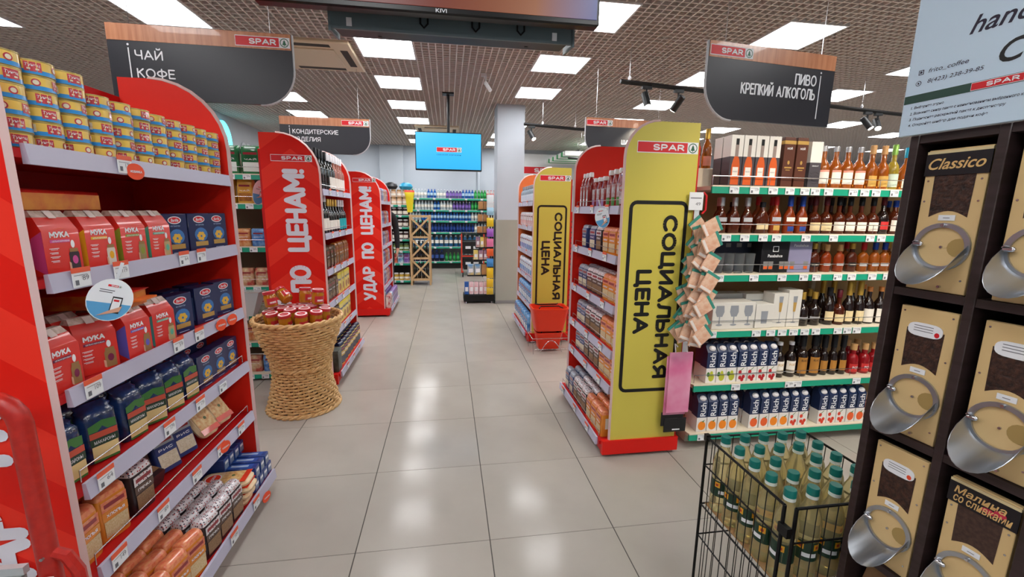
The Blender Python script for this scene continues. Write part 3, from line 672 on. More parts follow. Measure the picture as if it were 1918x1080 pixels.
# ---- groats packs
def dotmat(name):
    m = mat(name, 'd9d3d6', .3, coat=.3); N, L, b = nodes(m)
    tc = N.new('ShaderNodeTexCoord'); v = N.new('ShaderNodeTexVoronoi'); v.inputs['Scale'].default_value = 120; cr = N.new('ShaderNodeValToRGB'); cc = N.new('ShaderNodeMix'); cc.data_type = 'RGBA'
    cr.color_ramp.interpolation = 'CONSTANT'; cr.color_ramp.elements[0].color = (1, 1, 1, 1); cr.color_ramp.elements[1].position = .35; cr.color_ramp.elements[1].color = (0, 0, 0, 1)
    hs = N.new('ShaderNodeValToRGB'); hs.color_ramp.interpolation = 'CONSTANT'; hs.color_ramp.elements[0].color = lin('23243c'); hs.color_ramp.elements[1].position = .5; hs.color_ramp.elements[1].color = lin('a83a3a')
    L.new(tc.outputs['Object'], v.inputs['Vector']); L.new(v.outputs['Distance'], cr.inputs[0]); L.new(v.outputs['Color'], hs.inputs[0])
    L.new(cr.outputs[0], cc.inputs[0]); cc.inputs[6].default_value = lin('d9d3d6'); L.new(hs.outputs[0], cc.inputs[7]); L.new(cc.outputs[2], b.inputs['Base Color'])
    return m
GOR = noisy('groats_orange', 'd9822b', 'e08f34', 12, .25, coat=.4); GPINK = noisy('groats_orange_top', 'd8694a', 'e59a6a', 80, .3, coat=.4); GRAIN = noisy('grain_window', 'dcc7a0', 'c9ab78', 220, .4)
GDOT = dotmat('groats_dots'); GBRN = FOIL('groats_brown', '5a4034'); GDK = FOIL('groats_dark', '2a1d22', .35); GNAVY = FOIL('groats_navy', '2a3a72'); GMAR = FOIL('groats_maroon', '8e2430'); RICEW = noisy('rice_window', 'd8cdb8', 'c7b89c', 200, .4); BUCK = noisy('buckwheat_window', '9a7a58', '7d5d40', 220, .4)
def groats(nm, side, top, win, band, name='groats_pack', w=.047, d=.03, h=.17):
    b = MB(); b.loft([(0, w*.97, d*.96, 8, side), (.006, w, d, 8, side), (h*.5, w*1.01, d*1.05, 7, side), (h*.86, w, d*.98, 7, side), (h*.95, w*.97, d*.84, 6, top), (h*.99, w*.92, d*.5, 6, top), (h, w*.88, d*.25, 6, top)], 20)
    pr = MB(); y = -d*1.06-.0008
    pr.rect(-w*.8, w*.8, h*.1, h*.42, y, win); pr.rect(-w*.86, w*.86, h*.44, h*.6, y, band); pr.text(nm, 0, h*.52, w*1.2, h*.06, y-.0004, WHITE, .01); pr.rect(-w*.86, w*.86, h*.62, h*.82, y, top); pr.rect(-w*.7, w*.7, h*.68, h*.76, y-.0004, GMAR)
    sts = []
    for sx in (-1, 1):
        q = [(sx*(w*1.012), -d*.1, h*.3), (sx*(w*1.012), d*.65, h*.3), (sx*(w*1.012), d*.65, h*.72), (sx*(w*1.012), -d*.1, h*.72)]; sts.append(('side_sticker', MB().add(q if sx > 0 else q[::-1], [(0, 1, 2, 3)], mat('side_sticker', 'e6ded4', .5))))
    return Proto(name, 'groats pack', b, [('front_print', pr)]+sts)
PK = {'orange': groats('ХЛОПЬЯ', GOR, GPINK, GRAIN, GOR), 'dotted': groats('ГРЕЧКА', GDK, GDOT, BUCK, GBRN), 'navy': groats('РИС', GNAVY, FOIL('groats_clear', '9aa0ac', .2), RICEW, GNAVY)}
DESC = {'orange': 'orange groats pack', 'dotted': 'dotted brown buckwheat pack', 'navy': 'navy rice pack'}
def packs(spec, group, where):
    cnt = {}
    for k, x, y, z, rz in spec:
        cnt[k] = cnt.get(k, 0)+1
        PK[k].put((x, y, z), rz+jit(.06), '%s, %s, %s' % (DESC[k], ORD[cnt[k]-1]+' from the camera', where), group)
packs([('orange', -1.27, -1.655, .4495, PI/2), ('orange', -1.275, -1.535, .4495, PI/2-.25), ('dotted', -1.272, -1.41, .4495, PI/2-.1)], 'groats packs', 'lower shelf of the left gondola')
packs([('orange', -1.36, -1.64, .4495, PI/2), ('orange', -1.36, -1.53, .4495, PI/2)], 'groats packs', 'rear row, lower shelf of left gondola')
for i, (y, x) in enumerate(((-1.19, -1.305), (-1.075, -1.305))):
    PK['navy'].put((x, y, .46), 0, 'navy rice pack leaning back on the lower shelf, %s from camera' % ORD[i], 'groats packs', rot=(-.28, 0, PI/2-.35))
PK['dotted'].put((-1.27, -1.315, .487), 0, 'dotted buckwheat pack fallen on its side, lower shelf', 'groats packs', rot=(-1.3, 0, PI/2-.1))
sp = []
for r, x in enumerate((-1.165, -1.235, -1.305, -1.375)):
    for c, y in enumerate((-1.655, -1.555, -1.455, -1.355)): sp.append(('orange', x, y+.005*r, .1095, PI/2-.15))
packs(sp, 'groats packs', 'bottom shelf of left gondola')
sp = []
for r, x in enumerate((-1.165, -1.235, -1.305)):
    for c, y in enumerate((-1.24, -1.14, -1.04)): sp.append(('dotted', x, y, .1095, PI/2-.12))
packs(sp, 'groats packs', 'bottom shelf of left gondola')
# ---- noodle packs
NR = FOIL('noodle_red', 'e04028', .25); NB = noisy('noodle_beige', 'd9b48c', 'e6cda0', 25, .3, coat=.4); NP = noisy('noodle_picture', 'e0c58a', 'c98a4a', 60, .35)
b = MB(); b.loft([(0, .05, .1, 6, NR), (.006, .056, .11, 5, NR), (.017, .058, .112, 5, NB), (.03, .05, .1, 5, NB), (.032, .03, .09, 5, NB)], 16)
pr = MB(); pr.disc(-.005, .05, .034, .034, 0, WHITE, 16).disc(-.005, .05, .03, .03, -.0004, NR, 16).text('BIGBON', -.005, .05, .045, .012, -.0008, WHITE, .02); pr.rect(-.045, .045, -.08, .012, 0, NP); pr.disc(.01, -.03, .008, .008, -.0005, mat('olive_print', '4a5a2a', .5), 8); pr.rect(-.05, .05, -.1, -.075, -.0003, NR)
pr.v = [(x, z, .0335-y) for x, y, z in pr.v]
noodle = Proto('noodle_pack', 'noodles', b, [('top_print', pr)])
for i, (y, a) in enumerate(((-.94, -.75), (-.815, -.7))): noodle.put((-1.33, y, .562), 0, 'noodle packet leaning on the lower shelf, %s from the camera' % ORD[i], 'noodle packets', rot=(.95, 0, PI/2-.2))
for i, (x, y, z, a) in enumerate(((-1.245, -.93, .1105, .02), (-1.23, -.928, .1445, -.02), (-1.22, -.93, .1785, .03), (-1.23, -.93, .2125, .05), (-1.46, -.95, .1105, 0), (-1.46, -.94, .1445, .05))):
    noodle.put((x, y, z), PI/2+a, 'red and beige noodle packet in the bottom pile, %s from below' % ORD[i], 'noodle packets')
# ---- spaghetti boxes lying on the bottom shelf
SPB = FOIL('spaghetti_blue', '1f3f86', .3); SPG = FOIL('spaghetti_grey', '7b8aa2', .3)
b = MB(); b.bbox(-.0225, .0225, -.14, .14, 0, .062, SPB, .002)
pr = MB(); pr.add([(-.018, -.12, .0626), (.018, -.12, .0626), (.018, .12, .0626), (-.018, .12, .0626)], [(0, 1, 2, 3)], mat('spag_print', '2c55a8', .35)); pr.add([(-.008, -.1, .063), (.008, -.1, .063), (.008, -.02, .063), (-.008, -.02, .063)], [(0, 1, 2, 3)], mat('pale_blue_print')); pr.rect(-.018, .018, .01, .05, -.1406, SPG); pr.rect(-.014, .014, .035, .048, -.141, WHITE)
spag = Proto('spaghetti_box', 'pasta box', b, [('box_print', pr)])
for i, (y, z) in enumerate(((-.85, .1095), (-.798, .1095), (-.746, .1095), (-.694, .1095), (-.83, .173), (-.775, .173), (-.72, .173))):
    spag.put((-1.272, y, z), PI/2+jit(.02), 'blue spaghetti box lying on the bottom shelf, %s from camera, %s layer' % (ORD[i if i < 4 else i-4], 'lower' if i < 4 else 'upper'), 'spaghetti boxes')
for i in range(4): spag.put((-1.4, -.85+.052*i, .2365), PI/2, 'blue spaghetti box on top of the rear pile, %s from the camera' % ORD[i], 'spaghetti boxes')
for i in range(2): spag.put((-1.46, -.8+.055*i, .4495), PI/2, 'dark spaghetti box at the rear of the lower shelf, %s from camera' % ORD[i], 'spaghetti boxes')
# ---- shelf wobblers (oval hanging cards)
WOB = mat('wobbler_card', 'e9eff4', .35); WOBB = mat('wobbler_blue', '5aa6d8', .4)
def wobbler(loc, rz, label, rx=.045, rz_=.062, tilt=-.35):
    c = [(rx*math.cos(a*PI/14), rz_*math.sin(a*PI/14)) for a in range(28)]
    o = thing('shelf_wobbler', label, 'tag', loc, (0, tilt, rz), 'oval hanging shelf cards', MB().prism(c, -.0008, .0008, WOB))
    p = MB(); p.poly([(a, z) for a, z in c if z <= rz_*.15*(1) and a <= rx], -.0012, WOBB) if False else p.poly([(rx*.97*math.cos(a), rz_*.97*math.sin(a)) for a in [PI+.2+i*(.9*PI)/9 for i in range(10)]], -.0012, WOBB)
    p.box(.004, .026, -.0024, -.0016, -.036, .012, BLACK); p.rect(.006, .024, -.031, .008, -.0026, WHITE); p.rect(.008, .02, -.002, .004, -.0028, LOGORED); p.poly([(-.02, -.05), (.026, -.03), (.03, -.012), (.004, -.03)], -.003, mat('hand_print')); logo(p, -.014, .016, .038, .045, -.0012); p.rect(-.028, .004, .026, .0285, -.0012, GREY_TXT); p.rect(-.028, 0, .02, .0225, -.0012, GREY_TXT)
    link('card_print', p, o); link('clip_strip', MB().box(-.004, .004, .001, .002, rz_*.8, rz_+.05, mat('clear_strip', 'cfd6dc', .2)), o)
wobbler((-1.14, -1.578, 1.235), PI/2-1.0, 'oval card with phone picture hanging from the second left shelf', .05, .062, .35)
wobbler((-1.66, .82, 1.62), .9, 'white oval card hanging from the green-railed tea shelves', .05, .1, .25)
wobbler((.745, -.44, 1.468), -PI/2+.9, 'oval card hanging under the sauce shelf on the right', .045, .06, -.25)
# ================================================================ right near gondola products
sp_rows = [(R1_ZS[3], 'second', 1), (R1_ZS[2], 'third', 2), (R1_ZS[1], 'fourth', 2), (R1_ZS[0], 'fifth', 2)]
for z, nm, deep in sp_rows:
    for r in range(deep):
        seq = [('orange', -.52), ('orange', -.42), ('orange', -.32), ('dotted', -.21), ('dotted', -.11), ('dotted', 0), ('navy', .11), ('navy', .21)]
        if nm == 'second': seq = [('orange', -.52), ('orange', -.39), ('orange', -.28), ('dotted', -.15), ('navy', -.02), ('navy', .16)]
        packs([(k, .864+.075*r, y, z-.011, -PI/2+.1) for k, y in seq], 'groats packs on the right gondola', '%s%s shelf right gondola' % ('rear row, ' if r else '', nm))
sp = []
for r, x in enumerate((.792, .862, .932)): sp += [(k, x, y, .104, -PI/2+.05) for k, y in (('orange', -.51), ('orange', -.41), ('orange', -.31), ('dotted', -.2), ('dotted', -.1), ('dotted', 0), ('navy', .11), ('navy', .22))]
packs(sp, 'groats packs on the right gondola', 'bottom shelf right gondola')
KR = mat('ketchup_red', '8e1c18', .25, coat=.5); KW = mat('cap_white', 'e8e6ea', .4); KG = FOIL('sauce_green', '3a8a3a'); KL = noisy('sauce_label', 'c8ccd0', '9a4a44', 25, .4); KV = FOIL('sauce_violet', '9a7ab0')
def sauce(name, h, r, low, flat):
    b = MB(); ry = r*.55 if flat else r
    b.loft([(0, r*.9, ry*.9, 3, KR), (.008, r, ry, 3, KR), (h*.6, r*.97, ry*.95, 3, KR), (h*.8, r*.55, ry*.7, 2.4, KR), (h*.88, r*.36, r*.36, 2, KR)], 14)
    lb = MB(); clabel(lb, r*1.03, h*.28, h*.62, 1.1, KL, 9, 0, ry*1.05); clabel(lb, r*1.035, h*.06, h*.27, 1.1, low, 9, 0, ry*1.055)
    return Proto(name, 'sauce', b, [('cap', MB().loft([(h*.87, r*.5, r*.5, 2, KW), (h*.97, r*.48, r*.48, 2, KW), (h, r*.42, r*.42, 2, KW)], 12)), ('label', lb)])
k1 = sauce('ketchup_bottle', .25, .033, KW, False); k2 = sauce('ketchup_pouch', .205, .042, KV, True); k3 = sauce('sauce_bottle', .235, .042, KG, True)
for i, y in enumerate((.24, .17, .1)): k1.put((.85, y, 1.5295), -PI/2, 'tall ketchup bottle with white cap, %s from the far panel' % ORD[i], 'sauces')
for i, y in enumerate((.03, -.06, -.15)): k2.put((.865, y, 1.5295), -PI/2+.1, 'ketchup pouch with violet foot, %s from the far panel' % ORD[i], 'sauces')
for i, y in enumerate((-.24, -.325, -.41)): k3.put((.87, y, 1.5295), -PI/2+.15, 'tomato sauce with green label, %s from the far panel' % ORD[i], 'sauces')
for i, y in enumerate((-.51,)): groats('СОУС', KR, FOIL('sauce_film', '9a5a58', .15), KL, KR, 'sauce_pouch', .045, .03, .22).put((.862, y, 1.5295), -PI/2, 'dark red sauce pouch beside the yellow panel', 'sauces')
# ================================================================ spirits shelves
AMBER = mat('spirit_amber', 'b8641c', .12, trans=.55, ior=1.3, coat=.5); DAMBER = mat('spirit_dark_amber', '5a2410', .12, trans=.35, ior=1.3, coat=.5); COGN = mat('spirit_cognac', 'a8451a', .12, trans=.45, ior=1.3, coat=.5)
LIQ = mat('dark_liqueur', '1c0f0c', .12, coat=.6); REDL = mat('red_liqueur', 'a01820', .12, trans=.3, ior=1.3, coat=.5); BLUL = mat('blue_liqueur', '5b8fc0', .12, trans=.4, ior=1.3, coat=.5); GREENL = mat('green_gold_spirit', 'b8a23c', .12, trans=.5, ior=1.3, coat=.5)
CAPS = {k: mat('cap_'+k, c, .35, mt) for k, c, mt in (('black', '16161a', .1), ('gold', 'c9a24a', .6), ('red', 'b81c24', .2), ('blue', '2046a8', .2), ('teal', '1e8fb0', .3), ('cork', 'c79a66', 0), ('silver', 'b8b8bc', .7), ('white', 'e6e2dc', 0), ('maroon', '5a1420', .2), ('green', '7aa84a', .2), ('orange', 'd98a4a', .2))}
LB = {k: mat('label_'+k, c, .5) for k, c in (('white', 'efe9df'), ('cream', 'e6d3a6'), ('gold', 'c9a050'), ('black', '1d1b1c'), ('red', 'c93030'), ('blue', '2a4a9a'), ('pale', 'c5d8c8'), ('salmon', 'e89a86'), ('kraft', 'b07a34'), ('sky', 'a8c8e0'), ('silver', 'b4b6bc'))}
def bottle(name, r, hb, hs, hn, rn, glass, cap, labels, sq=2.0, ry=None, text=None, caph=.03, cat='bottle'):
    b = MB(); ry = ry or r
    b.loft([(0, r*.93, ry*.93, sq, glass), (.004, r, ry, sq, glass), (hb, r, ry, sq, glass), (hb+hs*.4, r*.86, ry*.88, max(2, sq*.8), glass), (hb+hs*.8, rn*1.5, rn*1.5, 2, glass), (hb+hs, rn, rn, 2, glass), (hb+hs+hn, rn, rn, 2, glass)], 16)
    zt = hb+hs+hn
    c = MB().loft([(zt-caph*.55, rn*1.18, rn*1.18, 2, cap), (zt+caph*.45, rn*1.2, rn*1.2, 2, cap), (zt+caph*.5, rn*1.05, rn*1.05, 2, cap)], 12)
    lb = MB()
    for z0, z1, a, m in labels:
        if sq > 3: lb.rect(-r*.85, r*.85, z0, z1, -ry-.0008, m)
        else: clabel(lb, r*1.012, z0, z1, a, m, 9, 0, ry*1.012)
    if text:
        t, z, w_, h_, m = text
        tm = MB().text(t, 0, z, w_, h_, -.0008, m, .01)
        lb.merge(curl(tm, r*1.012) if sq <= 3 else tm.xf(Matrix.Translation((0, -ry-.0008, 0))))
    return Proto(name, cat, b, [('cap', c), ('label', lb)])
C = CAPS; K = LB
BT = {
 'cognac_round': bottle('cognac_bottle', .037, .12, .06, .06, .013, AMBER, C['silver'], [(.03, .1, 1.1, K['white']), (.1, .112, 1.1, K['salmon'])]),
 'cork_amber': bottle('whisky_bottle', .036, .12, .05, .075, .014, AMBER, C['cork'], [(.02, .085, 1.0, K['gold'])], caph=.05),
 'green_tall': bottle('herbal_liqueur_bottle', .034, .13, .05, .07, .013, GREENL, C['green'], [(.02, .1, 1.2, K['pale'])], caph=.06),
 'teal_cap': bottle('brandy_bottle', .041, .1, .07, .065, .012, AMBER, C['teal'], [(.015, .07, .9, K['white'])], caph=.06),
 'silver_cap': bottle('cognac_flask', .039, .09, .05, .05, .014, DAMBER, C['silver'], [(.07, .095, .9, K['silver'])], ry=.026, caph=.05),
 'wide': bottle('cognac_decanter', .046, .085, .06, .03, .014, DAMBER, C['black'], [(.025, .06, .9, K['cream'])], ry=.028),
 'red_cap': bottle('brandy_flask', .038, .1, .05, .05, .013, COGN, C['red'], [(.075, .1, .9, K['silver']), (.02, .05, .6, K['gold'])], ry=.026, caph=.05),
 'blue_cap': bottle('brandy_square_bottle', .038, .1, .05, .05, .013, COGN, C['blue'], [(.075, .1, .9, K['white']), (.015, .045, .6, K['blue'])], ry=.026, caph=.06),
 'cream_label': bottle('rum_bottle', .038, .095, .04, .07, .013, DAMBER, C['maroon'], [(.02, .07, 1.1, K['cream'])], caph=.05),
 'white_label': bottle('rum_white_label_bottle', .038, .095, .04, .07, .013, DAMBER, C['black'], [(.02, .075, 1.1, K['white'])], caph=.05),
 'red_label': bottle('bourbon_bottle', .036, .1, .05, .06, .013, LIQ, C['maroon'], [(.03, .08, 1.0, K['red'])], caph=.05),
 'white_big': bottle('brandy_white_label_bottle', .038, .1, .05, .045, .013, DAMBER, C['blue'], [(.02, .09, 1.0, K['white'])], caph=.04),
 'small_dark': bottle('small_whisky_bottle', .036, .09, .035, .04, .014, DAMBER, C['gold'], [(.035, .06, 1.0, K['black']), (.045, .052, .8, K['white'])], ry=.027, caph=.035),
 'small_amber': bottle('small_brandy_bottle', .034, .09, .03, .035, .014, COGN, C['cork'], [(.04, .055, .9, K['silver'])], ry=.025, caph=.04),
 'small_red': bottle('small_amber_bottle', .034, .095, .03, .04, .013, AMBER, C['red'], [(.035, .055, .9, K['silver'])], ry=.026, caph=.045),
 'small_blue': bottle('small_blue_cap_bottle', .034, .095, .03, .04, .013, AMBER, C['blue'], [(.035, .055, .9, K['silver'])], ry=.026, caph=.045),
 'small_gold': bottle('small_gold_cap_bottle', .036, .09, .035, .04, .014, AMBER, C['gold'], [(.02, .06, .9, K['white'])], ry=.027, caph=.04),
 'dark_squat': bottle('rum_dark_bottle', .04, .1, .04, .055, .014, LIQ, C['gold'], [(.045, .058, 1.0, K['silver'])], caph=.045),
 'dark_cream': bottle('bourbon_cream_label_bottle', .034, .12, .05, .05, .014, LIQ, C['black'], [(.03, .09, 1.0, K['cream'])], caph=.05),
 'wine_gold': bottle('gold_neck_liqueur_bottle', .034, .12, .05, .07, .014, LIQ, C['gold'], [(.02, .09, 1.0, K['cream'])], caph=.09),
 'wine_white': bottle('liqueur_white_label_bottle', .036, .11, .06, .06, .013, LIQ, C['orange'], [(.01, .1, 1.1, K['white'])], caph=.03),
 'port': bottle('port_bottle', .034, .13, .04, .055, .014, LIQ, C['white'], [(.03, .11, 1.1, K['white']), (.035, .05, 1.1, K['cream'])], text=('PORT', .085, .04, .016, K['gold']), caph=.02),
 'kraft': bottle('bitter_bottle', .037, .15, .03, .06, .017, LIQ, C['black'], [(.02, .13, 1.1, K['kraft'])], text=('BLACK', .11, .045, .014, BLACK), caph=.07),
 'kraft_small': bottle('small_bitter_bottle', .028, .12, .04, .07, .015, LIQ, C['black'], [(.03, .1, 1.1, K['kraft'])], caph=.08),
 'pomegranate': bottle('red_liqueur_bottle', .034, .105, .03, .05, .016, REDL, C['cork'], [(.015, .07, 1.1, K['red'])], text=('POP', .045, .04, .018, WHITE), caph=.04),
 'blueberry': bottle('blue_liqueur_bottle', .034, .105, .03, .05, .016, BLUL, C['cork'], [(.015, .09, 1.1, K['sky'])], text=('PO', .06, .03, .018, BLACK), caph=.04),
}
NM = {'cognac_round': 'cognac bottle with white label', 'cork_amber': 'amber whisky bottle with cork stopper', 'green_tall': 'pale green label liqueur bottle', 'teal_cap': 'amber brandy bottle with teal cap', 'silver_cap': 'dark cognac flask with silver cap', 'wide': 'wide dark cognac decanter',
 'red_cap': 'orange brandy flask with red cap', 'blue_cap': 'orange brandy bottle with blue cap', 'cream_label': 'rum bottle with cream label', 'white_label': 'rum bottle with white label', 'red_label': 'dark bottle with red label', 'white_big': 'brandy bottle with large white label', 'small_dark': 'small dark whisky bottle',
 'small_amber': 'small brown brandy bottle', 'small_red': 'small amber bottle with red cap', 'small_blue': 'small amber bottle with blue cap', 'small_gold': 'small amber bottle with gold cap', 'dark_squat': 'squat dark rum bottle', 'dark_cream': 'dark bourbon bottle with cream label', 'wine_gold': 'dark bottle with gold neck',
 'wine_white': 'dark liqueur bottle with white label', 'port': 'port bottle with white label', 'kraft': 'black bitter bottle with tan label', 'kraft_small': 'slim black bitter bottle with tan label', 'pomegranate': 'red liqueur bottle with cork', 'blueberry': 'pale blue liqueur bottle with cork'}
SHN = {5: 'top spirits shelf', 4: 'second spirits shelf', 3: 'third spirits shelf', 2: 'fourth spirits shelf', 1: 'fifth spirits shelf', 0: 'lowest spirits shelf'}
CNT = {}
def alc(si, kind, x, y=-.52, row=''):
    CNT[(si, kind, row)] = CNT.get((si, kind, row), 0)+1
    BT[kind].put((x+jit(.003), y+jit(.004), AL_ZS[si]-.0065), jit(.12), '%s, %s from left, %s%s' % (NM[kind], ORD[CNT[(si, kind, row)]-1], row, SHN[si]), 'bottles on the '+SHN[si])
# top shelf bottles
for k, x in (('cognac_round', 2.12), ('cognac_round', 2.2), ('cognac_round', 2.285), ('cognac_round', 2.37), ('cork_amber', 2.455), ('cork_amber', 2.54), ('green_tall', 2.62), ('teal_cap', 2.71), ('teal_cap', 2.81), ('teal_cap', 2.91), ('teal_cap', 3.01)): alc(5, k, x)
for k, x in (('silver_cap', 1.47), ('silver_cap', 1.55), ('silver_cap', 1.635), ('wide', 1.735), ('red_cap', 1.835), ('blue_cap', 1.93), ('blue_cap', 2.015), ('cream_label', 2.105), ('cream_label', 2.185), ('white_label', 2.275), ('white_label', 2.355), ('white_label', 2.44), ('white_label', 2.52), ('red_label', 2.6), ('white_big', 2.69), ('white_big', 2.79), ('red_label', 2.88)): alc(4, k, x)
for k, x in (('silver_cap', 1.51), ('wide', 1.6), ('red_cap', 1.78), ('red_cap', 1.88), ('cream_label', 2.06), ('cream_label', 2.15), ('white_label', 2.31), ('white_label', 2.4), ('white_big', 2.74)): alc(4, k, x, -.43, 'rear row, ')
for k, x in (('small_dark', 2.14), ('small_amber', 2.235), ('small_amber', 2.325), ('small_dark', 2.42), ('small_red', 2.505), ('small_blue', 2.59), ('small_blue', 2.66), ('small_gold', 2.745), ('small_gold', 2.825), ('small_gold', 2.905)): alc(3, k, x)
for k, x in (('small_dark', 2.18), ('small_amber', 2.28), ('small_red', 2.46), ('small_gold', 2.78)): alc(3, k, x, -.44, 'rear row, ')
for k, x in (('dark_squat', 2.1), ('dark_squat', 2.195), ('dark_cream', 2.295), ('cream_label', 2.372), ('wine_gold', 2.449), ('wine_gold', 2.524), ('wine_white', 2.605), ('wine_white', 2.69), ('dark_cream', 2.77), ('wine_white', 2.85)): alc(2, k, x)
for k, x in (('dark_squat', 2.14), ('dark_squat', 2.24), ('wine_gold', 2.33), ('wine_gold', 2.41), ('wine_gold', 2.56), ('wine_white', 2.65)): alc(2, k, x, -.43, 'rear row, ')
for k, x in (('port', 1.985), ('port', 2.065), ('kraft', 2.15), ('kraft', 2.24), ('kraft_small', 2.32), ('kraft_small', 2.39), ('kraft_small', 2.46), ('pomegranate', 2.545), ('pomegranate', 2.63), ('pomegranate', 2.71), ('blueberry', 2.79), ('blueberry', 2.87)): alc(1, k, x)
for k, x in (('port', 2.03), ('kraft', 2.19), ('kraft_small', 2.36), ('pomegranate', 2.59), ('pomegranate', 2.67)): alc(1, k, x, -.43, 'rear row, ')
for k, x in (('small_amber', 2.7), ('small_amber', 2.79), ('small_amber', 2.88), ('small_amber', 2.97)): alc(0, k, x)
# ---- gift cartons on the top shelf
GWH = mat('gift_white', 'e6e3dc', .4); GGR = mat('gift_grey', '4a464c', .4); ORB = mat('gift_orange_print', 'd8602a', .35); GBR = mat('gift_brown', '5a3428', .4)
def gift(kind):
    b = MB(); w, d, h = .038, .038, .29
    pr = MB(); y = -d-.0006
    if kind == 'orange':
        b.tbox([(0, w, d, 0, GGR), (.17, w, d, 0, GGR), (h, w, d, 0, GWH)], GGR)
        pr.poly([(-.026, .01), (.026, .01), (.026, .12), (.02, .15), (.012, .17), (-.012, .17), (-.02, .15), (-.026, .12)], y, ORB); pr.rect(-.018, .018, .06, .11, y-.0004, K['white']); pr.rect(-.011, .011, .17, .235, y, mat('gift_neck', '9a8a84', .4)); pr.rect(-.01, .01, .235, .27, y-.0004, BLACK); pr.text('ARARAT', 0, .085, .03, .007, y-.0008, GREY_TXT)
    elif kind == 'brown':
        b.tbox([(0, w, d, 0, GBR), (.25, w, d, 0, GBR), (.27, w, d, 0, GOLD), (h, w*.9, d*.9, 0, GBR)], GBR); pr.text('НОЙ', 0, .225, .034, .012, y, WHITE, .01); pr.disc(0, .145, .008, .012, y, GOLD, 8); pr.rect(-.025, .025, .112, .12, y, GOLD); pr.rect(-.015, .015, .1, .104, y, GOLD)
    else:
        b.tbox([(0, w, d, 0, GGR), (.15, w, d, 0, GGR), (.27, w, d, 0, GWH)], GGR); pr.text('ARARAT', 0, .13, .045, .008, y, WHITE)
        for i in range(4): pr.tube([(-.03+.01*j, y, .03+.02*i+.006*math.sin(j*1.3+i)) for j in range(7)], .0008, mat('gift_line', '2a262a', .5), 4)
    return Proto('spirit_gift_carton', 'gift carton', b, [('front_print', pr)])
g1, g2, g3 = gift('orange'), gift('brown'), gift('dark')
for i in range(4): g1.put((1.495+.081*i, -.53, AL_ZS[5]-.0065), 0, 'grey and white gift carton with orange bottle picture, %s from left' % ORD[i], 'gift cartons')
for i in range(3): g1.put((1.495+.081*i, -.445, AL_ZS[5]-.0065), 0, 'grey and white gift carton in the rear row, %s from left' % ORD[i], 'gift cartons')
for i in range(2): g2.put((1.835+.085*i, -.53, AL_ZS[5]-.0065), .05, 'brown gift carton with gold band, %s one' % ('left', 'right')[i], 'gift cartons')
g3.put((2.02, -.53, AL_ZS[5]-.0065), 0, 'dark and white gift carton beside the cognac bottles', 'gift cartons')
o = thing('display_crate', 'small cream box of sparkling bottles behind the yellow panel', 'box', (1.47, -.28, 1.6625), data=MB().bbox(-.1, .06, -.08, .08, 0, .12, CREAM, .004))
sparkb = bottle('sparkling_bottle', .03, .12, .05, .05, .014, AMBER, C['gold'], [(.02, .08, 1.2, K['salmon'])], caph=.06)
for i, x in enumerate((1.41, 1.485)): sparkb.put((x, -.28, 1.784), 0, 'gold topped sparkling bottle on the cream box, %s one' % ('left', 'right')[i], 'sparkling bottles')
# ---- glassware cartons and glasses
GLS = mat('clear_glass', 'dfe6ea', .05, trans=.9, ior=1.2); DKB = mat('glassbox_black', '1a1a1e', .35)
b = MB().loft([(0, .026, .026, 2, GLS), (.012, .028, .028, 2, GLS), (.12, .033, .033, 2, GLS)], 14); gl = Proto('drinking_glass', 'glass', b)
for i in range(4): gl.put((1.47+.07*i, -.53, AL_ZS[3]-.0065), 0, 'clear tumbler in front of the black carton, %s from left' % ORD[i], 'clear tumblers')
def glassbox(w, d, h, m, art, name='glassware_carton'):
    b = MB().bbox(-w/2, w/2, -d/2, d/2, 0, h, m, .002); y = -d/2-.0008; P = []
    for a in art:
        p = MB(); a(p, y); P.append(('front_print', p))
    return Proto(name, 'carton', b, P)
def gpic(x): return lambda p, y: (p.poly([(x-.014, .02), (x+.014, .02), (x+.017, .07), (x-.017, .07)], y, mat('glass_print', '8a8d94', .4)), p.rect(x-.013, x+.013, .022, .04, y-.0004, ORB))
art1 = [lambda p, y: p.text('Pasabahce', 0, .105, .1, .018, y, WHITE, .01), lambda p, y: (p.rect(-.02, .02, .13, .165, y, WHITE), p.rect(-.016, .016, .134, .161, y-.0004, DKB))]+[gpic(x) for x in (-.06, -.025, .05, .085)]
art2 = [lambda p, y: p.text('Pasabahce', 0, .17, .1, .016, y, WHITE, .01), gpic(-.05), gpic(.045)]
def onegoblet(x, col): return lambda p, y: (p.poly([(x-.026, .15), (x-.03, .11), (x-.018, .08), (x+.018, .08), (x+.03, .11), (x+.026, .15)], y, col), p.rect(x-.004, x+.004, .03, .08, y-.0002, col), p.disc(x, .028, .022, .007, y-.0004, col, 12))
glassbox(.38, .12, .2, mat('glassbox_navy', '20263a', .4), [(lambda i: lambda p, y: p.rect(-.15+.075*i, -.115+.075*i, .15, .175, y, mat('glass_print')))(i) for i in range(5)]).put((1.65, -.38, AL_ZS[3]-.0065), 0, 'dark carton with window row behind the tumblers')
glassbox(.19, .1, .2, DKB, art1).put((1.84, -.5, AL_ZS[3]-.0065), 0, 'black glassware carton with white script on the third spirits shelf')
glassbox(.16, .1, .2, mat('glassbox_lilac', '8a88a8', .4), art2).put((2.015, -.5, AL_ZS[3]-.0065), 0, 'lilac glassware carton on the third spirits shelf')
WBX = mat('glassbox_white', 'd6d4ce', .45); GPR = mat('goblet_print', '8f949c', .35)
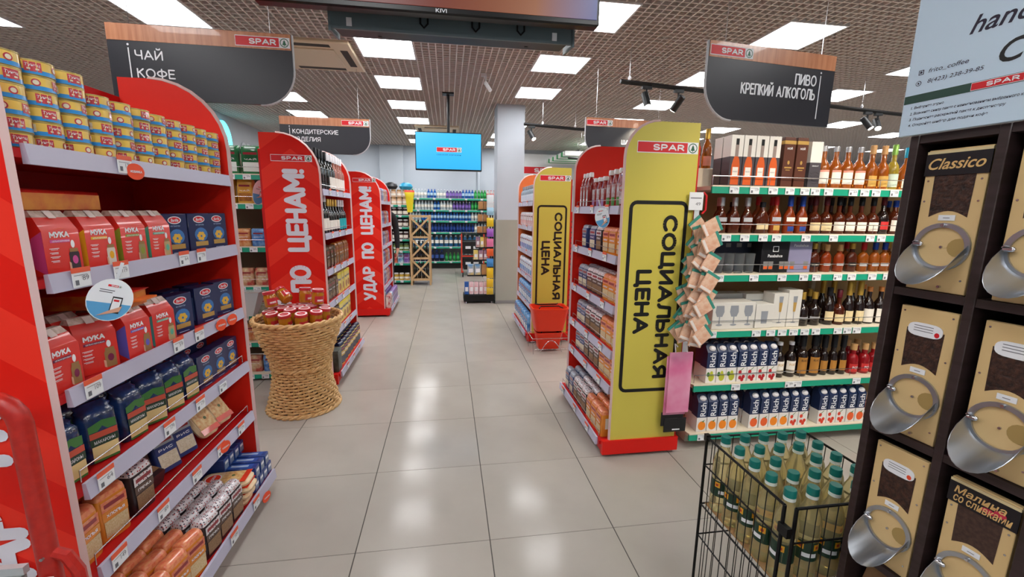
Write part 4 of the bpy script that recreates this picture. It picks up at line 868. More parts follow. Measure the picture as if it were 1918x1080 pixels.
def flute(p, y):
    p.poly([(-.015, .2), (-.008, .1), (.008, .1), (.015, .2)], y, GPR); p.poly([(-.012, .16), (-.008, .1), (.008, .1), (.012, .16)], y-.0004, GOLD); p.rect(-.002, .002, .03, .1, y, GPR); p.disc(0, .03, .018, .004, y, GPR, 10)
zz = AL_ZS[2]-.0065
glassbox(.29, .12, .17, WBX, [onegoblet(x, GPR) for x in (-.097, 0, .097)]).put((1.58, -.52, zz), 0, 'white carton printed with three wine goblets')
glassbox(.29, .1, .2, mat('glassbox_grey', '9a9a98', .5), [lambda p, y: p.text('Pasabahce', 0, .17, .08, .012, y-.0005, GREY_TXT)]).put((1.58, -.4, zz), 0, 'grey handled carton behind the goblet carton')
glassbox(.12, .1, .155, WBX, [lambda p, y: p.poly([(-.02, .03), (.02, .03), (.024, .11), (-.024, .11)], y, GPR)]).put((1.79, -.53, zz), 0, 'small white tumbler carton beside the goblet carton')
glassbox(.16, .1, .2, WBX, [lambda p, y: p.rect(-.05, .05, .05, .16, y, GPR)]).put((1.815, -.42, zz), 0, 'white carton behind the small tumbler carton')
glassbox(.1, .1, .22, WBX, [flute]).put((1.905, -.52, zz), 0, 'white carton printed with one sparkling wine glass')
glassbox(.095, .1, .24, WBX, [flute]).put((2.005, -.52, zz), 0, 'tall white carton printed with a slim flute')
# ---- juice cartons
JN = FOIL('juice_navy', '1a2c52', .35); JW = mat('juice_white', 'e8e4e0', .4)
def juice(name, fruit, n, leaf):
    b = MB(); w, d, h = .033, .034, .215
    b.tbox([(0, w, d, 0, JW), (.085, w, d, 0, JW), (.175, w, d, 0, JN), (.205, w*.98, d*.55, .012, JN), (h, w*.6, d*.4, .014, JN)], JN)
    pr = MB(); y = -d-.0008; tx = MB().text('Rich', .004, .132, .08, .037, y, WHITE, .03, 90)
    if n == 1: pr.disc(.002, .036, .026, .027, y, fruit, 16); pr.poly([(.0, .06), (.022, .072), (.012, .056)], y-.0004, leaf)
    elif n == 2: pr.disc(.004, .033, .02, .024, y, fruit, 14); pr.disc(.004, .052, .011, .017, y-.0002, fruit, 12); pr.disc(-.018, .05, .01, .014, y-.0004, leaf, 10)
    else:
        for x, z in ((-.014, .056), (-.012, .024), (.012, .028), (.004, .012)): pr.disc(x, z, .0115, .0115, y, fruit, 12)
        pr.poly([(-.012, .066), (.01, .083), (.012, .08), (-.008, .064)], y-.0004, leaf)
    cp = MB().loft([(0, .02, .012, 2, KW), (.012, .023, .016, 2, KW), (.02, .014, .01, 2, KW)], 12); cp.xf(Matrix.Translation((.004, -.012, .188)) @ Matrix.Rotation(.9, 4, 'X'))
    return Proto('juice_carton', 'juice carton', b, [('fruit_print', pr), ('brand_lettering', tx), ('screw_cap', cp)])
LEAF = mat('leaf_print', '4a7a3a', .5)
JU = {'pear': juice('pear', mat('pear_print', 'b8bc3a', .5), 2, LEAF), 'cherry': juice('cherry', mat('cherry_print', 'b82028', .5), 4, LEAF), 'orange': juice('orange', mat('orange_print', 'f08a22', .5), 1, LEAF), 'peach': juice('peach', mat('peach_print', 'e8622e', .5), 1, LEAF), 'tomato': juice('tomato', mat('tomato_print', 'd8402a', .5), 4, LEAF)}
def juices(si, lst, y=-.55, row=''):
    c = {}
    for k, x in lst:
        c[k] = c.get(k, 0)+1
        JU[k].put((x, y, AL_ZS[si]-.0065), jit(.05), 'navy and white %s juice carton, %s from left, %s%s' % (k, ORD[c[k]-1], row, SHN[si]), 'juice cartons', scale=(1, 1, 1.15))
juices(1, [('pear', 1.46+.071*i) for i in range(3)]+[('cherry', 1.676+.071*i) for i in range(4)])
juices(1, [('pear', 1.47+.071*i) for i in range(3)]+[('cherry', 1.686+.071*i) for i in range(3)], -.47, 'rear row, ')
juices(0, [('orange', 1.43+.073*i) for i in range(4)]+[('peach', 1.80), ('peach', 1.874), ('orange', 1.947), ('orange', 2.02), ('tomato', 2.093), ('tomato', 2.166), ('tomato', 2.31), ('tomato', 2.383), ('tomato', 2.456), ('peach', 2.529), ('peach', 2.602)])
juices(0, [('orange', 1.44), ('orange', 1.54), ('peach', 1.8), ('peach', 1.9), ('tomato', 2.06), ('tomato', 2.31), ('tomato', 2.43)], -.465, 'rear row, ')
# ================================================================ second left gondola
X2 = -1.165
WINE = mat('wine_glass_dark', '12140f', .1, coat=.6); ROSE = mat('rose_wine', 'c98a78', .12, trans=.5, ior=1.3, coat=.5); WHW = mat('white_wine', 'c9c08a', .12, trans=.5, ior=1.3, coat=.5)
wn = {'dark': bottle('wine_bottle', .037, .17, .055, .075, .014, WINE, C['black'], [(.03, .07, 1.0, K['black'])], caph=.06), 'white': bottle('wine_bottle', .037, .17, .055, .075, .014, WINE, C['white'], [(.03, .13, 1.1, K['white'])], caph=.06),
      'rose': bottle('rose_wine_bottle', .037, .17, .055, .075, .014, ROSE, C['white'], [(.03, .13, 1.1, K['white'])], caph=.06), 'gold': bottle('wine_bottle', .036, .15, .05, .065, .014, WINE, C['gold'], [(.03, .11, 1.1, K['white'])], caph=.06), 'teal': bottle('wine_bottle', .036, .15, .05, .065, .014, WINE, C['white'], [(.02, .12, 1.1, mat('label_teal', '20b0b8', .5))], caph=.06)}
def row2(z, seq, x, group, where, row=''):
    c = {}
    for k, P, y, d in seq:
        c[d] = c.get(d, 0)+1
        P.put((x+jit(.003), y, z+.0015), k+jit(.08), '%s, %s from the camera, %s%s' % (d, ORD[c[d]-1], row, where), group)
F = PI/2
for r in (0, 1):
    rw = 'rear row, ' if r else ''
    row2(G2_ZS[4]-.012, [(F, wn['dark'], .80+.09*i, 'dark wine bottle') for i in range(4)]+[(F, wn['white'], 1.17+.09*i, 'white label wine bottle') for i in range(2)]+[(F, wn['rose'], 1.36+.09*i, 'rose wine bottle') for i in range(4)], X2-.055-.085*r, 'wine bottles', 'top shelf behind basket', rw)
    row2(G2_ZS[3]-.012, [(F, wn['white'], .80+.09*i, 'white label wine bottle') for i in range(3)]+[(F, wn['gold'], 1.08+.09*i, 'gold capped wine bottle') for i in range(4)]+[(F, wn['teal'], 1.45+.09*i, 'teal label wine bottle') for i in range(3)], X2-.055-.085*r, 'wine bottles', 'second shelf behind basket', rw)
COFB = noisy('coffee_pack_brown', '4a3224', '6a4a34', 20, .25, coat=.4, bump=.2); COFO = noisy('coffee_pack_amber', 'b8762c', '8a5220', 20, .3, coat=.4); COFW = noisy('coffee_pack_print', '9c7c58', '2c1c14', 30, .3, coat=.4); YBX = mat('yellow_box', 'e6d27a', .4); NBLUE = mat('blue_script', '2a5ab0', .4)
cof1 = groats('КОФЕ', COFB, COFW, COFW, COFB, 'coffee_pack', .05, .032, .19); cof2 = groats('КОФЕ', COFO, COFO, COFW, COFO, 'amber_coffee_pack', .045, .03, .2)
b = MB().bbox(-.055, .055, -.03, .03, 0, .2, YBX, .002); p = MB().text('Nesquik', 0, .13, .09, .03, -.0308, NBLUE, .03, shear=.2).disc(.01, .06, .035, .035, -.0308, COFO, 12); p.rect(-.05, .05, .175, .195, -.0306, mat('yellow_bright', 'e8d820', .4))
ybx = Proto('cocoa_box', 'box', b, [('front_print', p)])
row2(G2_ZS[2]-.012, [(F, cof1, .82+.11*i, 'brown coffee pack') for i in range(4)]+[(F, cof2, 1.26+.1*i, 'amber coffee pack') for i in range(5)], X2-.06, 'coffee packs', 'third shelf behind basket')
row2(G2_ZS[1]-.012, [(F, cof1, .82+.11*i, 'brown coffee pack') for i in range(4)]+[(F, ybx, 1.27+.118*i, 'yellow cocoa box') for i in range(4)], X2-.06, 'coffee packs', 'fourth shelf behind basket')
row2(G2_ZS[0]-.012, [(F, cof1, .82+.11*i, 'brown coffee pack') for i in range(4)]+[(F, ybx, 1.27+.118*i, 'yellow cocoa box') for i in range(4)], X2-.06, 'coffee packs', 'fifth shelf behind basket')
for i in range(4): cof1.put((X2-.13, .85+.11*i, G2_ZS[2]-.0105), F, 'brown coffee pack in the rear row behind basket, %s from camera' % ORD[i], 'coffee packs')
o = thing('gift_box', 'grey marbled box on the lowest shelf behind the wicker basket', 'box', (-1.19, .82, .1095), (0, 0, F))
link('carton', MB().bbox(-.06, .06, -.07, .07, 0, .17, noisy('marbled_grey', '3a4038', '6a7068', 10, .4), .003), o); link('lid', MB().bbox(-.062, .062, -.072, .072, .17, .19, mat('lid_grey', '585e58', .4), .003), o)
CHN = FOIL('chips_navy', '1c2440', .25); CHY = FOIL('chips_yellow', 'e0b860', .25)
chip = groats('СНЕКИ', CHY, CHN, CHN, CHY, 'snack_bag', .05, .032, .21)
for r in range(3):
    for i in range(7): chip.put((-1.16-.08*r, .965+.115*i, .1095), F-.15, 'navy and yellow snack bag, row %s, %s from the camera' % (('one', 'two', 'three')[r], ORD[i]), 'snack bags on the lowest shelf')
# ================================================================ tea shelving left
TG = noisy('green_bag', '1f5c34', '2a7a48', 10, .25, coat=.4); TGW = mat('green_bag_white', 'dfe8e2', .4); TY = noisy('golden_bag', 'c98f2c', 'e0b04a', 10, .3, coat=.4)
tb = groats('ЧАЙ', TG, TG, TGW, TG, 'green_tea_bag', .075, .045, .23); ty = groats('ЧАЙ', TY, TY, COFO, TY, 'golden_tea_bag', .06, .04, .2)
def tea(P, x, z, lab): P.put((x, 1.01, z-.0065), jit(.1), lab, 'packs on the tea shelves')
for i, x in enumerate((-1.76, -1.93, -2.1)): tea(tb, x, GL_ZS[6], 'large green bag on the top tea shelf, %s from right' % ORD[i])
for i, x in enumerate((-1.83, -1.97, -2.1)): tea(ty, x, GL_ZS[5], 'golden bag on the second tea shelf, %s from right' % ORD[i])
mix = {'red': noisy('sweet_red', 'b83a2c', 'e07a4a', 25, .3, coat=.4), 'blue': noisy('sweet_blue', '2a62b0', '7aa8d8', 25, .3, coat=.4), 'orange': noisy('sweet_orange', 'c96a2a', 'e0b07a', 25, .3, coat=.4), 'cream': noisy('sweet_cream', 'd8c49a', 'b03a34', 20, .3, coat=.4), 'clear': noisy('sweet_clear', 'b8b49a', '8a8a70', 25, .2, coat=.5)}
sw_ = {k: groats('СЛАСТИ', m, m, m, m, 'sweets_bag', .055, .03, .15) for k, m in mix.items()}
for z, nm, seq in ((4, 'third', ('blue', 'orange', 'red')), (3, 'fourth', ('cream', 'cream', 'red')), (2, 'fifth', ('clear', 'clear', 'cream')), (1, 'sixth', ('clear', 'orange', 'cream')), (0, 'lowest', ('blue', 'cream', 'orange'))):
    for i, k in enumerate(seq): tea(sw_[k], -1.76-.12*i, GL_ZS[z], '%s bag of sweets on the %s tea shelf, %s from right' % (k, nm, ORD[i]))
o = thing('plastic_bin', 'clear plastic scoop bin hanging on the tea shelves', 'bin', (-1.87, .815, .62), data=MB().tbox([(0, .1, .05, 0, mat('clear_plastic', 'd8dce0', .1, alpha=.45)), (.2, .17, .08, 0, mat('clear_plastic'))], RED))
# ================================================================ third left gondola: snacks
X3 = -1.085
SN = {k: noisy('snack_'+k, a, b_, 18, .3, coat=.3) for k, a, b_ in (('pink', 'd88a9a', 'f0dfe4'), ('purple', '6a4aa0', 'a88ac8'), ('white', 'e2dcd8', 'b04a4a'), ('red', 'b02a30', 'e07a5a'), ('blue', '3a8ac0', 'd8e8f0'), ('orange', 'd87a3a', 'e8c09a'))}
sn = {k: groats('ПЕЧЕНЬЕ', m, m, m, m, 'biscuit_pack', .055, .035, .19) for k, m in SN.items()}
ks = list(SN)
for si, z in enumerate([.12]+G3_ZS):
    for i in range(8):
        k = ks[(i*2+si*3+(i//3)) % 6] if si else ('white' if i < 2 else ('blue' if i == 2 else 'purple'))
        x = X3-.05 if si else -1.03
        sn[k].put((x, 3.28+.115*i, z-.0105), F, '%s biscuit pack, %s from the camera, %s shelf of far red gondola' % (k, ORD[i], ('lowest', 'fifth', 'fourth', 'third', 'second', 'top')[si]), 'biscuit packs')
        if si == 0: sn[k].put((x-.09, 3.28+.115*i, z-.0105), F, '%s biscuit pack behind, %s from the camera, lowest shelf of far gondola' % (k, ORD[i]), 'biscuit packs')
# ================================================================ far right gondola: household
XR = .765
DT = {'white': sauce('cleaner_bottle', .25, .04, KW, False)}
DW = mat('household_white', 'dfe4e8', .35); DB = noisy('household_blue', '2a78c8', '8ac0e8', 18, .25, coat=.3); DP = noisy('household_pale', 'c8d8e8', 'e8e8f0', 20, .3); DPK = noisy('household_pink', 'e0a0a8', 'f0e0e0', 20, .3)
hb = {'grey': bottle('cleaner_bottle', .038, .12, .04, .03, .016, mat('household_grey', '8a98a4', .3), CAPS['silver'], [(.02, .1, 1.1, DP)]), 'pink': groats('МЫЛО', DPK, DW, DPK, DW, 'napkin_pack', .05, .03, .17), 'pale': groats('САЛФЕТКИ', DP, DP, DB, DW, 'napkin_pack', .05, .03, .18), 'blue': groats('ПОРОШОК', DB, DB, DW, DB, 'powder_bag', .055, .04, .2), 'mix': groats('СУПЕР', noisy('household_mix', '2a50a0', 'd89a3a', 15, .3, coat=.3), DB, DW, DB, 'powder_bag', .055, .04, .2)}
for si, z in enumerate([.12]+R2_ZS):
    k = ('mix', 'blue', 'pale', 'pale', 'pink', 'grey')[si]
    for i in range(8):
        kk = 'blue' if si == 0 and i > 3 else k
        x = XR+.05 if si else .765
        hb[kk].put((x, 2.69-.12*i, z-.0105), -F, '%s household pack, %s from far end, %s shelf by the red baskets' % (kk if kk != 'mix' else 'mixed colour', ORD[i], ('lowest', 'fifth', 'fourth', 'third', 'second', 'top')[si]), 'household packs')
    if False:
        for i in range(8): hb['blue' if i > 2 else 'mix'].put((.772, 2.69-.12*i, .3125), -F, 'household pack stacked upon the lowest row, %s from far end' % ORD[i], 'household packs')
# ================================================================ jar shelving far
JL = {'white': bottle('preserve_jar', .05, .1, .02, .01, .036, mat('jar_dark_fill', '3a1c18', .2), KW, [(.02, .08, 1.3, K['white'])], caph=.025, cat='jar'), 'green': bottle('pickle_jar', .05, .1, .02, .01, .036, mat('jar_green_fill', '6a7a3a', .2), mat('lid_green', '4a7a5a', .4), [(.03, .07, 1.3, K['pale'])], caph=.025, cat='jar'), 'yellow': bottle('corn_jar', .05, .1, .02, .01, .036, mat('jar_yellow_fill', 'c9a23a', .2), KW, [(.03, .07, 1.3, K['white'])], caph=.025, cat='jar'), 'cream': bottle('sauce_jar', .05, .1, .02, .01, .036, mat('jar_cream_fill', 'd8b89a', .3), mat('lid_tan', 'b08a5a', .4), [(.03, .07, 1.3, K['white'])], caph=.025, cat='jar')}
JD = {'white': 'white lidded preserve jar', 'green': 'green pickle jar', 'yellow': 'yellow corn jar', 'cream': 'cream sauce jar'}
JN_ = ('lowest', 'sixth', 'fifth', 'fourth', 'third', 'second', 'top')
for si, k in enumerate(('yellow', None, 'green', 'white', 'white', 'white', 'cream')):
    if not k: continue
    for i in range(7):
        for lv in range(2 if si == 6 else 1):
            JL[k].put((-1.0-.108*i, 5.92, JS_ZS[si]-.0065+lv*.146), jit(.4), '%s%s, %s from right, %s shelf by the wooden rack' % (JD[k], ' stacked above' if lv else '', ORD[i], JN_[si]), 'jars on the far shelving')
for i, (x, k) in enumerate(((-1.0, 'purple'), (-1.12, 'blue'), (-1.24, 'red'), (-1.36, 'orange'), (-1.48, 'red'))): sn[k].put((x, 5.93, JS_ZS[1]-.0065), 0, '%s packet on the sixth jar shelf, %s from right' % (k, ORD[i]), 'packets on the jar shelving')
for i, (x, c) in enumerate(((-1.55, 'green'), (-1.27, 'black'), (-.98, 'teal'))):
    m_ = noisy('top_bag_'+c, {'green': '2a7a3a', 'black': '16181c', 'teal': '1f8ab0'}[c], {'green': '3a8a4a', 'black': '2a2c30', 'teal': '2a9ac0'}[c], 10, .4)
    thing('soft_bag', '%s soft bag lying on top of the jar shelving' % c, 'bag', (x, 5.97, 1.892), (0, 0, .3), data=MB().loft([(0, .1, .1, 3, m_), (.05, .13, .12, 3, m_), (.1, .11, .1, 2.5, m_), (.13, .05, .05, 2, m_)], 14))
thing('yellow_bag', 'bright yellow bag hanging at the end of the jar shelving', 'bag', (-.9, 5.8, 1.45), data=MB().loft([(0, .05, .03, 3, mat('bag_yellow', 'e8d22a', .35)), (.3, .08, .04, 3, mat('bag_yellow')), (.38, .1, .045, 3, mat('bag_yellow')), (.42, .09, .02, 3, mat('bag_red', 'd8402a', .4))], 12))
# ================================================================ drinks wall
def drink(name, r, h, m, lab, cap):
    b = MB(); b.loft([(0, r*.9, r*.9, 2, m), (.01, r, r, 2, m), (h*.3, r, r, 2, m), (h*.302, r*1.01, r*1.01, 2, lab), (h*.6, r*1.01, r*1.01, 2, lab), (h*.602, r, r, 2, m), (h*.7, r*.95, r*.95, 2, m), (h*.86, r*.42, r*.42, 2, m), (h*.92, r*.38, r*.38, 2, m), (h*.921, r*.45, r*.45, 2, cap), (h, r*.43, r*.43, 2, cap)], 10)
    return Proto(name, 'bottle', b)
WB = lambda n, c: mat(n, c, .1, trans=.35, ior=1.2)
DR = {'clear': drink('water_bottle', .036, .22, WB('water_clear', 'c9d8e0'), K['white'], KW), 'blue': drink('water_bottle', .036, .22, WB('water_blue', '2a6ac0'), K['sky'], CAPS['blue']), 'navy': drink('water_bottle', .036, .21, WB('water_navy', '1c3a80'), K['blue'], CAPS['blue']), 'big': drink('large_water_bottle', .053, .28, WB('water_big', '2f6a9a'), K['white'], KW),
      'green': drink('soda_bottle', .036, .22, WB('soda_green', '2f9a4a'), mat('soda_green_label', '3ab05a', .4), CAPS['green']), 'red': drink('soda_bottle', .036, .22, WB('soda_clear', 'd8c8c4'), K['red'], CAPS['red']), 'purple': drink('soda_bottle', .036, .21, WB('soda_purple', '6a5a9a'), mat('soda_purple_label', '8a6ac0', .4), KW), 'cola': drink('soda_bottle', .053, .28, WB('soda_cola', '2a2a48'), mat('cola_label', '3a58a0', .4), CAPS['blue'])}
DD = {'clear': 'clear water bottle', 'blue': 'blue water bottle', 'navy': 'navy water bottle', 'big': 'large blue water bottle', 'green': 'green soda bottle', 'red': 'red label soda bottle', 'purple': 'purple label soda bottle', 'cola': 'large dark soda bottle'}
rows = {5: ['green']*3+['clear']*4+['blue']*3+['clear']*3+['purple']*5+['blue']*4+['green']*4+['red']*5, 4: ['green']*3+['clear']*6+['blue']*2+['clear']*4+['purple']*6+['green']*5+['red']*4, 3: ['clear']*5+['blue']*16+['clear']*9, 2: ['navy']*22+['clear']*7, 1: ['big']*19, 0: ['cola']*8+['green']*4+['red']*8}
for si, ks_ in rows.items():
    x = -1.19; c = {}
    for k in ks_:
        r = .122 if k in ('big', 'cola') else .079
        if si == 0 and k in ('green', 'red'): r = .1
        if x > 1.7: break
        c[k] = c.get(k, 0)+1
        DR[k].put((x+jit(.004), 8.33, BW_ZS[si]-.0065), jit(1), '%s, %s from left, %s shelf of the back wall' % (DD[k], ORD[c[k]-1], ('lowest', 'fifth', 'fourth', 'third', 'second', 'top')[si]), 'drinks on the back wall'); x += r
# ================================================================ WICKER BASKET
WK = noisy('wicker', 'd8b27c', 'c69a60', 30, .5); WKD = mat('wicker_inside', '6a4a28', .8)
wx, wy = -1.29, .375
def wr(z):   # hourglass radius
    t = z/.70
    return .25-.055*math.sin(PI*min(1, t/.9))**1.3+(.045*max(0, (t-.42)/.58)**1.2)
o = thing('wicker_basket', 'hourglass wicker basket holding fruit jars on the floor', 'basket', (wx, wy, 0))
m = MB(); NS = 40
for i in range(NS):
    a = 2*PI*i/NS; m.tube([(wr(z)*math.cos(a), wr(z)*math.sin(a), z) for z in [.01+.69*k/9 for k in range(10)]], .0045, WK, 4)
link('stakes', m, o, kind='stuff')
m = MB(); rows_ = 33
for j in range(rows_):
    z = .02+j*.0205; pts = []
    for i in range(120):
        a = 2*PI*i/120; w_ = .0075*math.sin(2*PI*i/6+(2*PI/3)*j)
        z2 = z+.004*math.sin(a*3+j*.5); r_ = wr(z2)+w_; pts.append((r_*math.cos(a), r_*math.sin(a), z2))
    m.tube(pts, .0094, WK, 6, closed=True)
link('weave', m, o, kind='stuff')
for z, r_ in ((.70, .012), (.34, .01), (.012, .012)):
    m = MB()
    for ph in (0, PI):
        m.tube([((wr(z)+.003+.008*math.cos(16*2*PI*i/96+ph))*math.cos(2*PI*i/96), (wr(z)+.003+.008*math.cos(16*2*PI*i/96+ph))*math.sin(2*PI*i/96), z+.008*math.sin(16*2*PI*i/96+ph)) for i in range(96)], r_, WK, 6, closed=True)
    link('rim' if z > .6 else ('waist_band' if z > .2 else 'foot_band'), m, o)
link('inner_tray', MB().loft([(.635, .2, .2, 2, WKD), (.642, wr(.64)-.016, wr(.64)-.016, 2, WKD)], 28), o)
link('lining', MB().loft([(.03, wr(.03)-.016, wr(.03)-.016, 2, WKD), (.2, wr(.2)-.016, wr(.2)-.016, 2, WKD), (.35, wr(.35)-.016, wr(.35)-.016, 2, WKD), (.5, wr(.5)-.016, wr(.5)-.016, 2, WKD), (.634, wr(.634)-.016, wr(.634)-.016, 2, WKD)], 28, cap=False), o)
# jars
JGL = mat('fruit_jar_syrup', 'd08a1e', .08, trans=.35, ior=1.3, coat=.6); JRED = FOIL('jar_lid_red', 'c02a34', .3); JLW = mat('lid_white_print', 'ece6e6', .4)
b = MB().loft([(0, .03, .03, 2, JGL), (.006, .034, .034, 2, JGL), (.06, .034, .034, 2, JGL), (.07, .029, .029, 2, JGL), (.076, .028, .028, 2, JGL)], 16)
lid = MB().loft([(.072, .0335, .0335, 2, JRED), (.086, .0335, .0335, 2, JRED), (.088, .031, .031, 2, JRED)], 18)
lp = MB(); lp.v = []; n = 18
lp.add([(.031*math.cos(2*PI*i/n), .031*math.sin(2*PI*i/n), .0886) for i in range(n)], [tuple(range(n))], JLW); lp.add([(.022*math.cos(2*PI*i/n), .022*math.sin(2*PI*i/n), .089) for i in range(n)], [tuple(range(n))], JRED)
v_, f_ = tdata('Vitaland', .02, .2); lp.add([(-.016+.0085*a, -.003+.009*c, .0893) for a, c in v_], f_, WHITE)
lb = MB(); clabel(lb, .0346, .014, .05, .9, JRED, 8, 1.2); clabel(lb, .0348, .02, .03, .5, JLW, 5, 1.2)
jar = Proto('fruit_jar', 'jar', b, [('lid', lid, [('lid_print', lp)]), ('label', lb)])
JP = []
for k, (n_, rad) in enumerate(((11, .175), (6, .088), (1, .0))):
    for i in range(n_):
        a = 2*PI*i/n_+.3*k; JP.append((rad*math.cos(a), rad*math.sin(a), (.652 if k == 0 else .668), .16 if k == 0 else .05, a))
JP += [(-.08, .05, .795, .9, 2.6), (.02, .115, .787, .1, 1.2), (.13, .05, .787, .08, .3), (-.165, -.03, .787, .15, 3.0)]
for i, (x, y, z, tl, a) in enumerate(JP):
    q = Matrix.Rotation(a, 4, 'Z') @ Matrix.Rotation(tl*(1 if i < 20 else 1), 4, 'Y') @ Matrix.Rotation(-a+jit(.5), 4, 'Z')
    e = q.to_euler()
    zz_ = z+abs(math.sin(tl))*.034
    lab = ('fruit jar with red and white lid in the basket rim ring, %s counterclockwise' % ORD[i]) if i < 11 else (('fruit jar with red and white lid in the basket middle, %s counterclockwise' % ORD[i-11]) if i < 18 else ('fruit jar lying on its side on top', 'fruit jar standing on top at the back', 'fruit jar on top at the right', 'fruit jar on top at the left')[i-18]+' of the basket pile')
    jar.put((wx+x, wy+y, zz_), 0, lab, 'fruit jars in the basket', rot=tuple(e), scale=1.28)
card = MB().box(-.05, .05, -.001, .001, 0, .035, WHITE).rect(-.02, .02, .01, .025, -.0016, GREY_TXT)
thing('price_card', 'white price card standing among the basket jars', 'price card', (wx-.14, wy+.12, .765), (-.5, .25, .2), data=card)
# ================================================================ WIRE BIN OF OIL BOTTLES
BX0, BX1, BY0, BY1, BZ, BB = .752, 1.14, -2.012, -1.622, .70, .43
BWR = mat('black_wire', '121315', .4, .5)
o = thing('wire_bin', 'black wire dump bin full of sunflower oil bottles', 'bin', ((BX0+BX1)/2, (BY0+BY1)/2, 0)); cx, cyy = (BX0+BX1)/2, (BY0+BY1)/2; hx, hy = (BX1-BX0)/2, (BY1-BY0)/2
def side(p, q, nm, rim=True):
    p = Vector(p); q = Vector(q); n = 11
    for z, r_ in ((BZ, .0045), (.59, .003), (BB, .0035), (.3, .0028), (.06, .004)): link('frame_rod', MB().bar((p.x, p.y, z), (q.x, q.y, z), r_, BWR), o)
    wm = MB()
    for i in range(n+1):
        t = i/n; c = p.lerp(q, t); wm.bar((c.x, c.y, .06), (c.x, c.y, BZ), .0019, BWR, 4)
    link('side_wires', wm, o, kind='stuff')
side((-hx, -hy+.02, 0), (-hx, hy, 0), 'l'); side((-hx, hy, 0), (hx, hy, 0), 'b'); side((-hx+.02, -hy, 0), (hx, -hy, 0), 'f'); side((hx, -hy, 0), (hx, hy, 0), 'r')
for x, y in ((-hx, hy), (hx, hy), (hx, -hy), (-hx, -hy+.02), (-hx+.02, -hy)): link('corner_post', MB().bar((x, y, 0), (x, y, BZ), .0055, BWR), o)
link('corner_clip', MB().box(-hx-.009, -hx+.006, -hy-.009, -hy+.026, .615, .645, BWR), o); link('corner_clip', MB().box(-hx-.006, -hx+.01, hy-.006, hy+.01, .685, .71, BWR), o)
fl = MB()
for i in range(9): fl.bar((-hx+.02, -hy+.04+i*(2*hy-.06)/8, BB), (hx, -hy+.04+i*(2*hy-.06)/8, BB), .0018, BWR, 4)
link('floor_wires', fl, o, kind='stuff'); link('kraft_sheet', MB().box(-hx+.012, hx-.008, -hy+.026, hy-.008, BB+.004, BB+.007, mat('kraft', 'a8835a', .8)), o)
OIL = mat('sunflower_oil_bottle', 'f6eab8', .08, trans=.78, ior=1.2); OCAP = mat('oil_cap', '0f6e66', .35); ONECK = mat('oil_neck_band', 'd8e0da', .4); OLAB = mat('oil_label', '1c3a2a', .4); SUNF = mat('sunflower_print', 'e8a82a', .45)
r_ = .0338
b = MB().loft([(0, r_*.88, r_*.88, 2.4, OIL), (.008, r_, r_, 2.4, OIL), (.05, r_*.98, r_*.98, 2.2, OIL), (.06, r_*.93, r_*.93, 2.2, OIL), (.125, r_*.93, r_*.93, 2.2, OIL), (.135, r_, r_, 2.2, OIL), (.18, r_*.98, r_*.98, 2.1, OIL), (.21, r_*.82, r_*.82, 2, OIL), (.235, r_*.5, r_*.5, 2, OIL), (.252, r_*.4, r_*.4, 2, OIL), (.27, r_*.4, r_*.4, 2, OIL)], 18)
cp = MB().loft([(.262, .0168, .0168, 2, OCAP), (.282, .0164, .0164, 2, OCAP), (.2845, .0145, .016, 2, OCAP)], 16); nb = MB().loft([(.251, .0165, .0165, 2, ONECK), (.261, .0165, .0165, 2, ONECK)], 14)
lb = MB(); clabel(lb, r_*.96, .062, .123, 1.9, OLAB, 14); 
sf = MB()
for a in (-.9, .5): clabel(sf, r_*.975, .098, .118, .3, SUNF, 5, a); clabel(sf, r_*.98, .103, .112, .14, mat('sunflower_red', 'b8402a', .5), 4, a)
clabel(sf, r_*.975, .075, .088, .6, WHITE, 6, -.1)
oil = Proto('oil_bottle', 'bottle', b, [('cap', cp), ('neck_band', nb), ('label', lb, [('sunflower_print', sf)])])
for j in range(5):
    for i in range(5):
        if (i, j) in ((2, 2),): continue
        oil.put((BX0+.044+i*.0748, BY1-.0435-j*.0735, BB+.009), -.78+jit(.7), 'sunflower oil bottle, %s row from the shelves, %s from the left' % (ORD[j], ORD[i]), 'oil bottles in the wire bin')
# ================================================================ COFFEE STAND
th = math.radians(6.35); CS = (.89, -2.05); CRZ = -PI/2+th
WEN = noisy('wenge_board', '2c1f1c', '38292a', 8, .5, stretch=(1, 1, 8)); GPL = noisy('gold_plate', 'dcbe8a', 'd4b57e', 3, .5); BEAN = noisy('coffee_beans', '1e100c', '4a2c20', 90, .5, bump=.6); BEANL = noisy('ground_coffee', '3a2620', '4a342a', 120, .7)
o = thing('coffee_stand', 'dark wooden dispenser stand with white header board at right', 'stand', (CS[0], CS[1], 0), (0, 0, CRZ))
PIT, NCOL, DEP = .155, 3, .26; W_ = PIT*NCOL+.02; ZL = [.27, .628, .981, 1.335, 1.684]
for i in range(NCOL+1): link('upright', MB().bbox(i*PIT, i*PIT+.018, 0, DEP, 0, 1.684, WEN, .0015), o)
link('back_panel', MB().box(.001, W_-.002, DEP-.012, DEP, 0, 1.68, WEN), o)
for z in ZL+[.06]:
    for i in range(NCOL): link('shelf', MB().box(i*PIT+.0182, (i+1)*PIT-.0002, .003, DEP-.013, z-.018, z, WEN), o)
hb_ = link('header_board', MB().bbox(-.018, W_+.01, -.014, -.002, 1.684, 2.4, mat('header_white', 'c6dcee', .35), .001), o)
y = -.0146; INK = mat('header_ink', '2a2438', .5)
link('stripe', MB().rect(-.016, W_, 1.7545, 1.772, y, mat('stripe_green', '2a4a40', .4)), hb_)
link('logo', logo(MB(), .105, .2, 1.7555, 1.771, y-.0006), hb_)
link('lettering', MB().text('handmade', .185, 1.885, .2, .034, y, INK, .012, shear=.35), hb_)
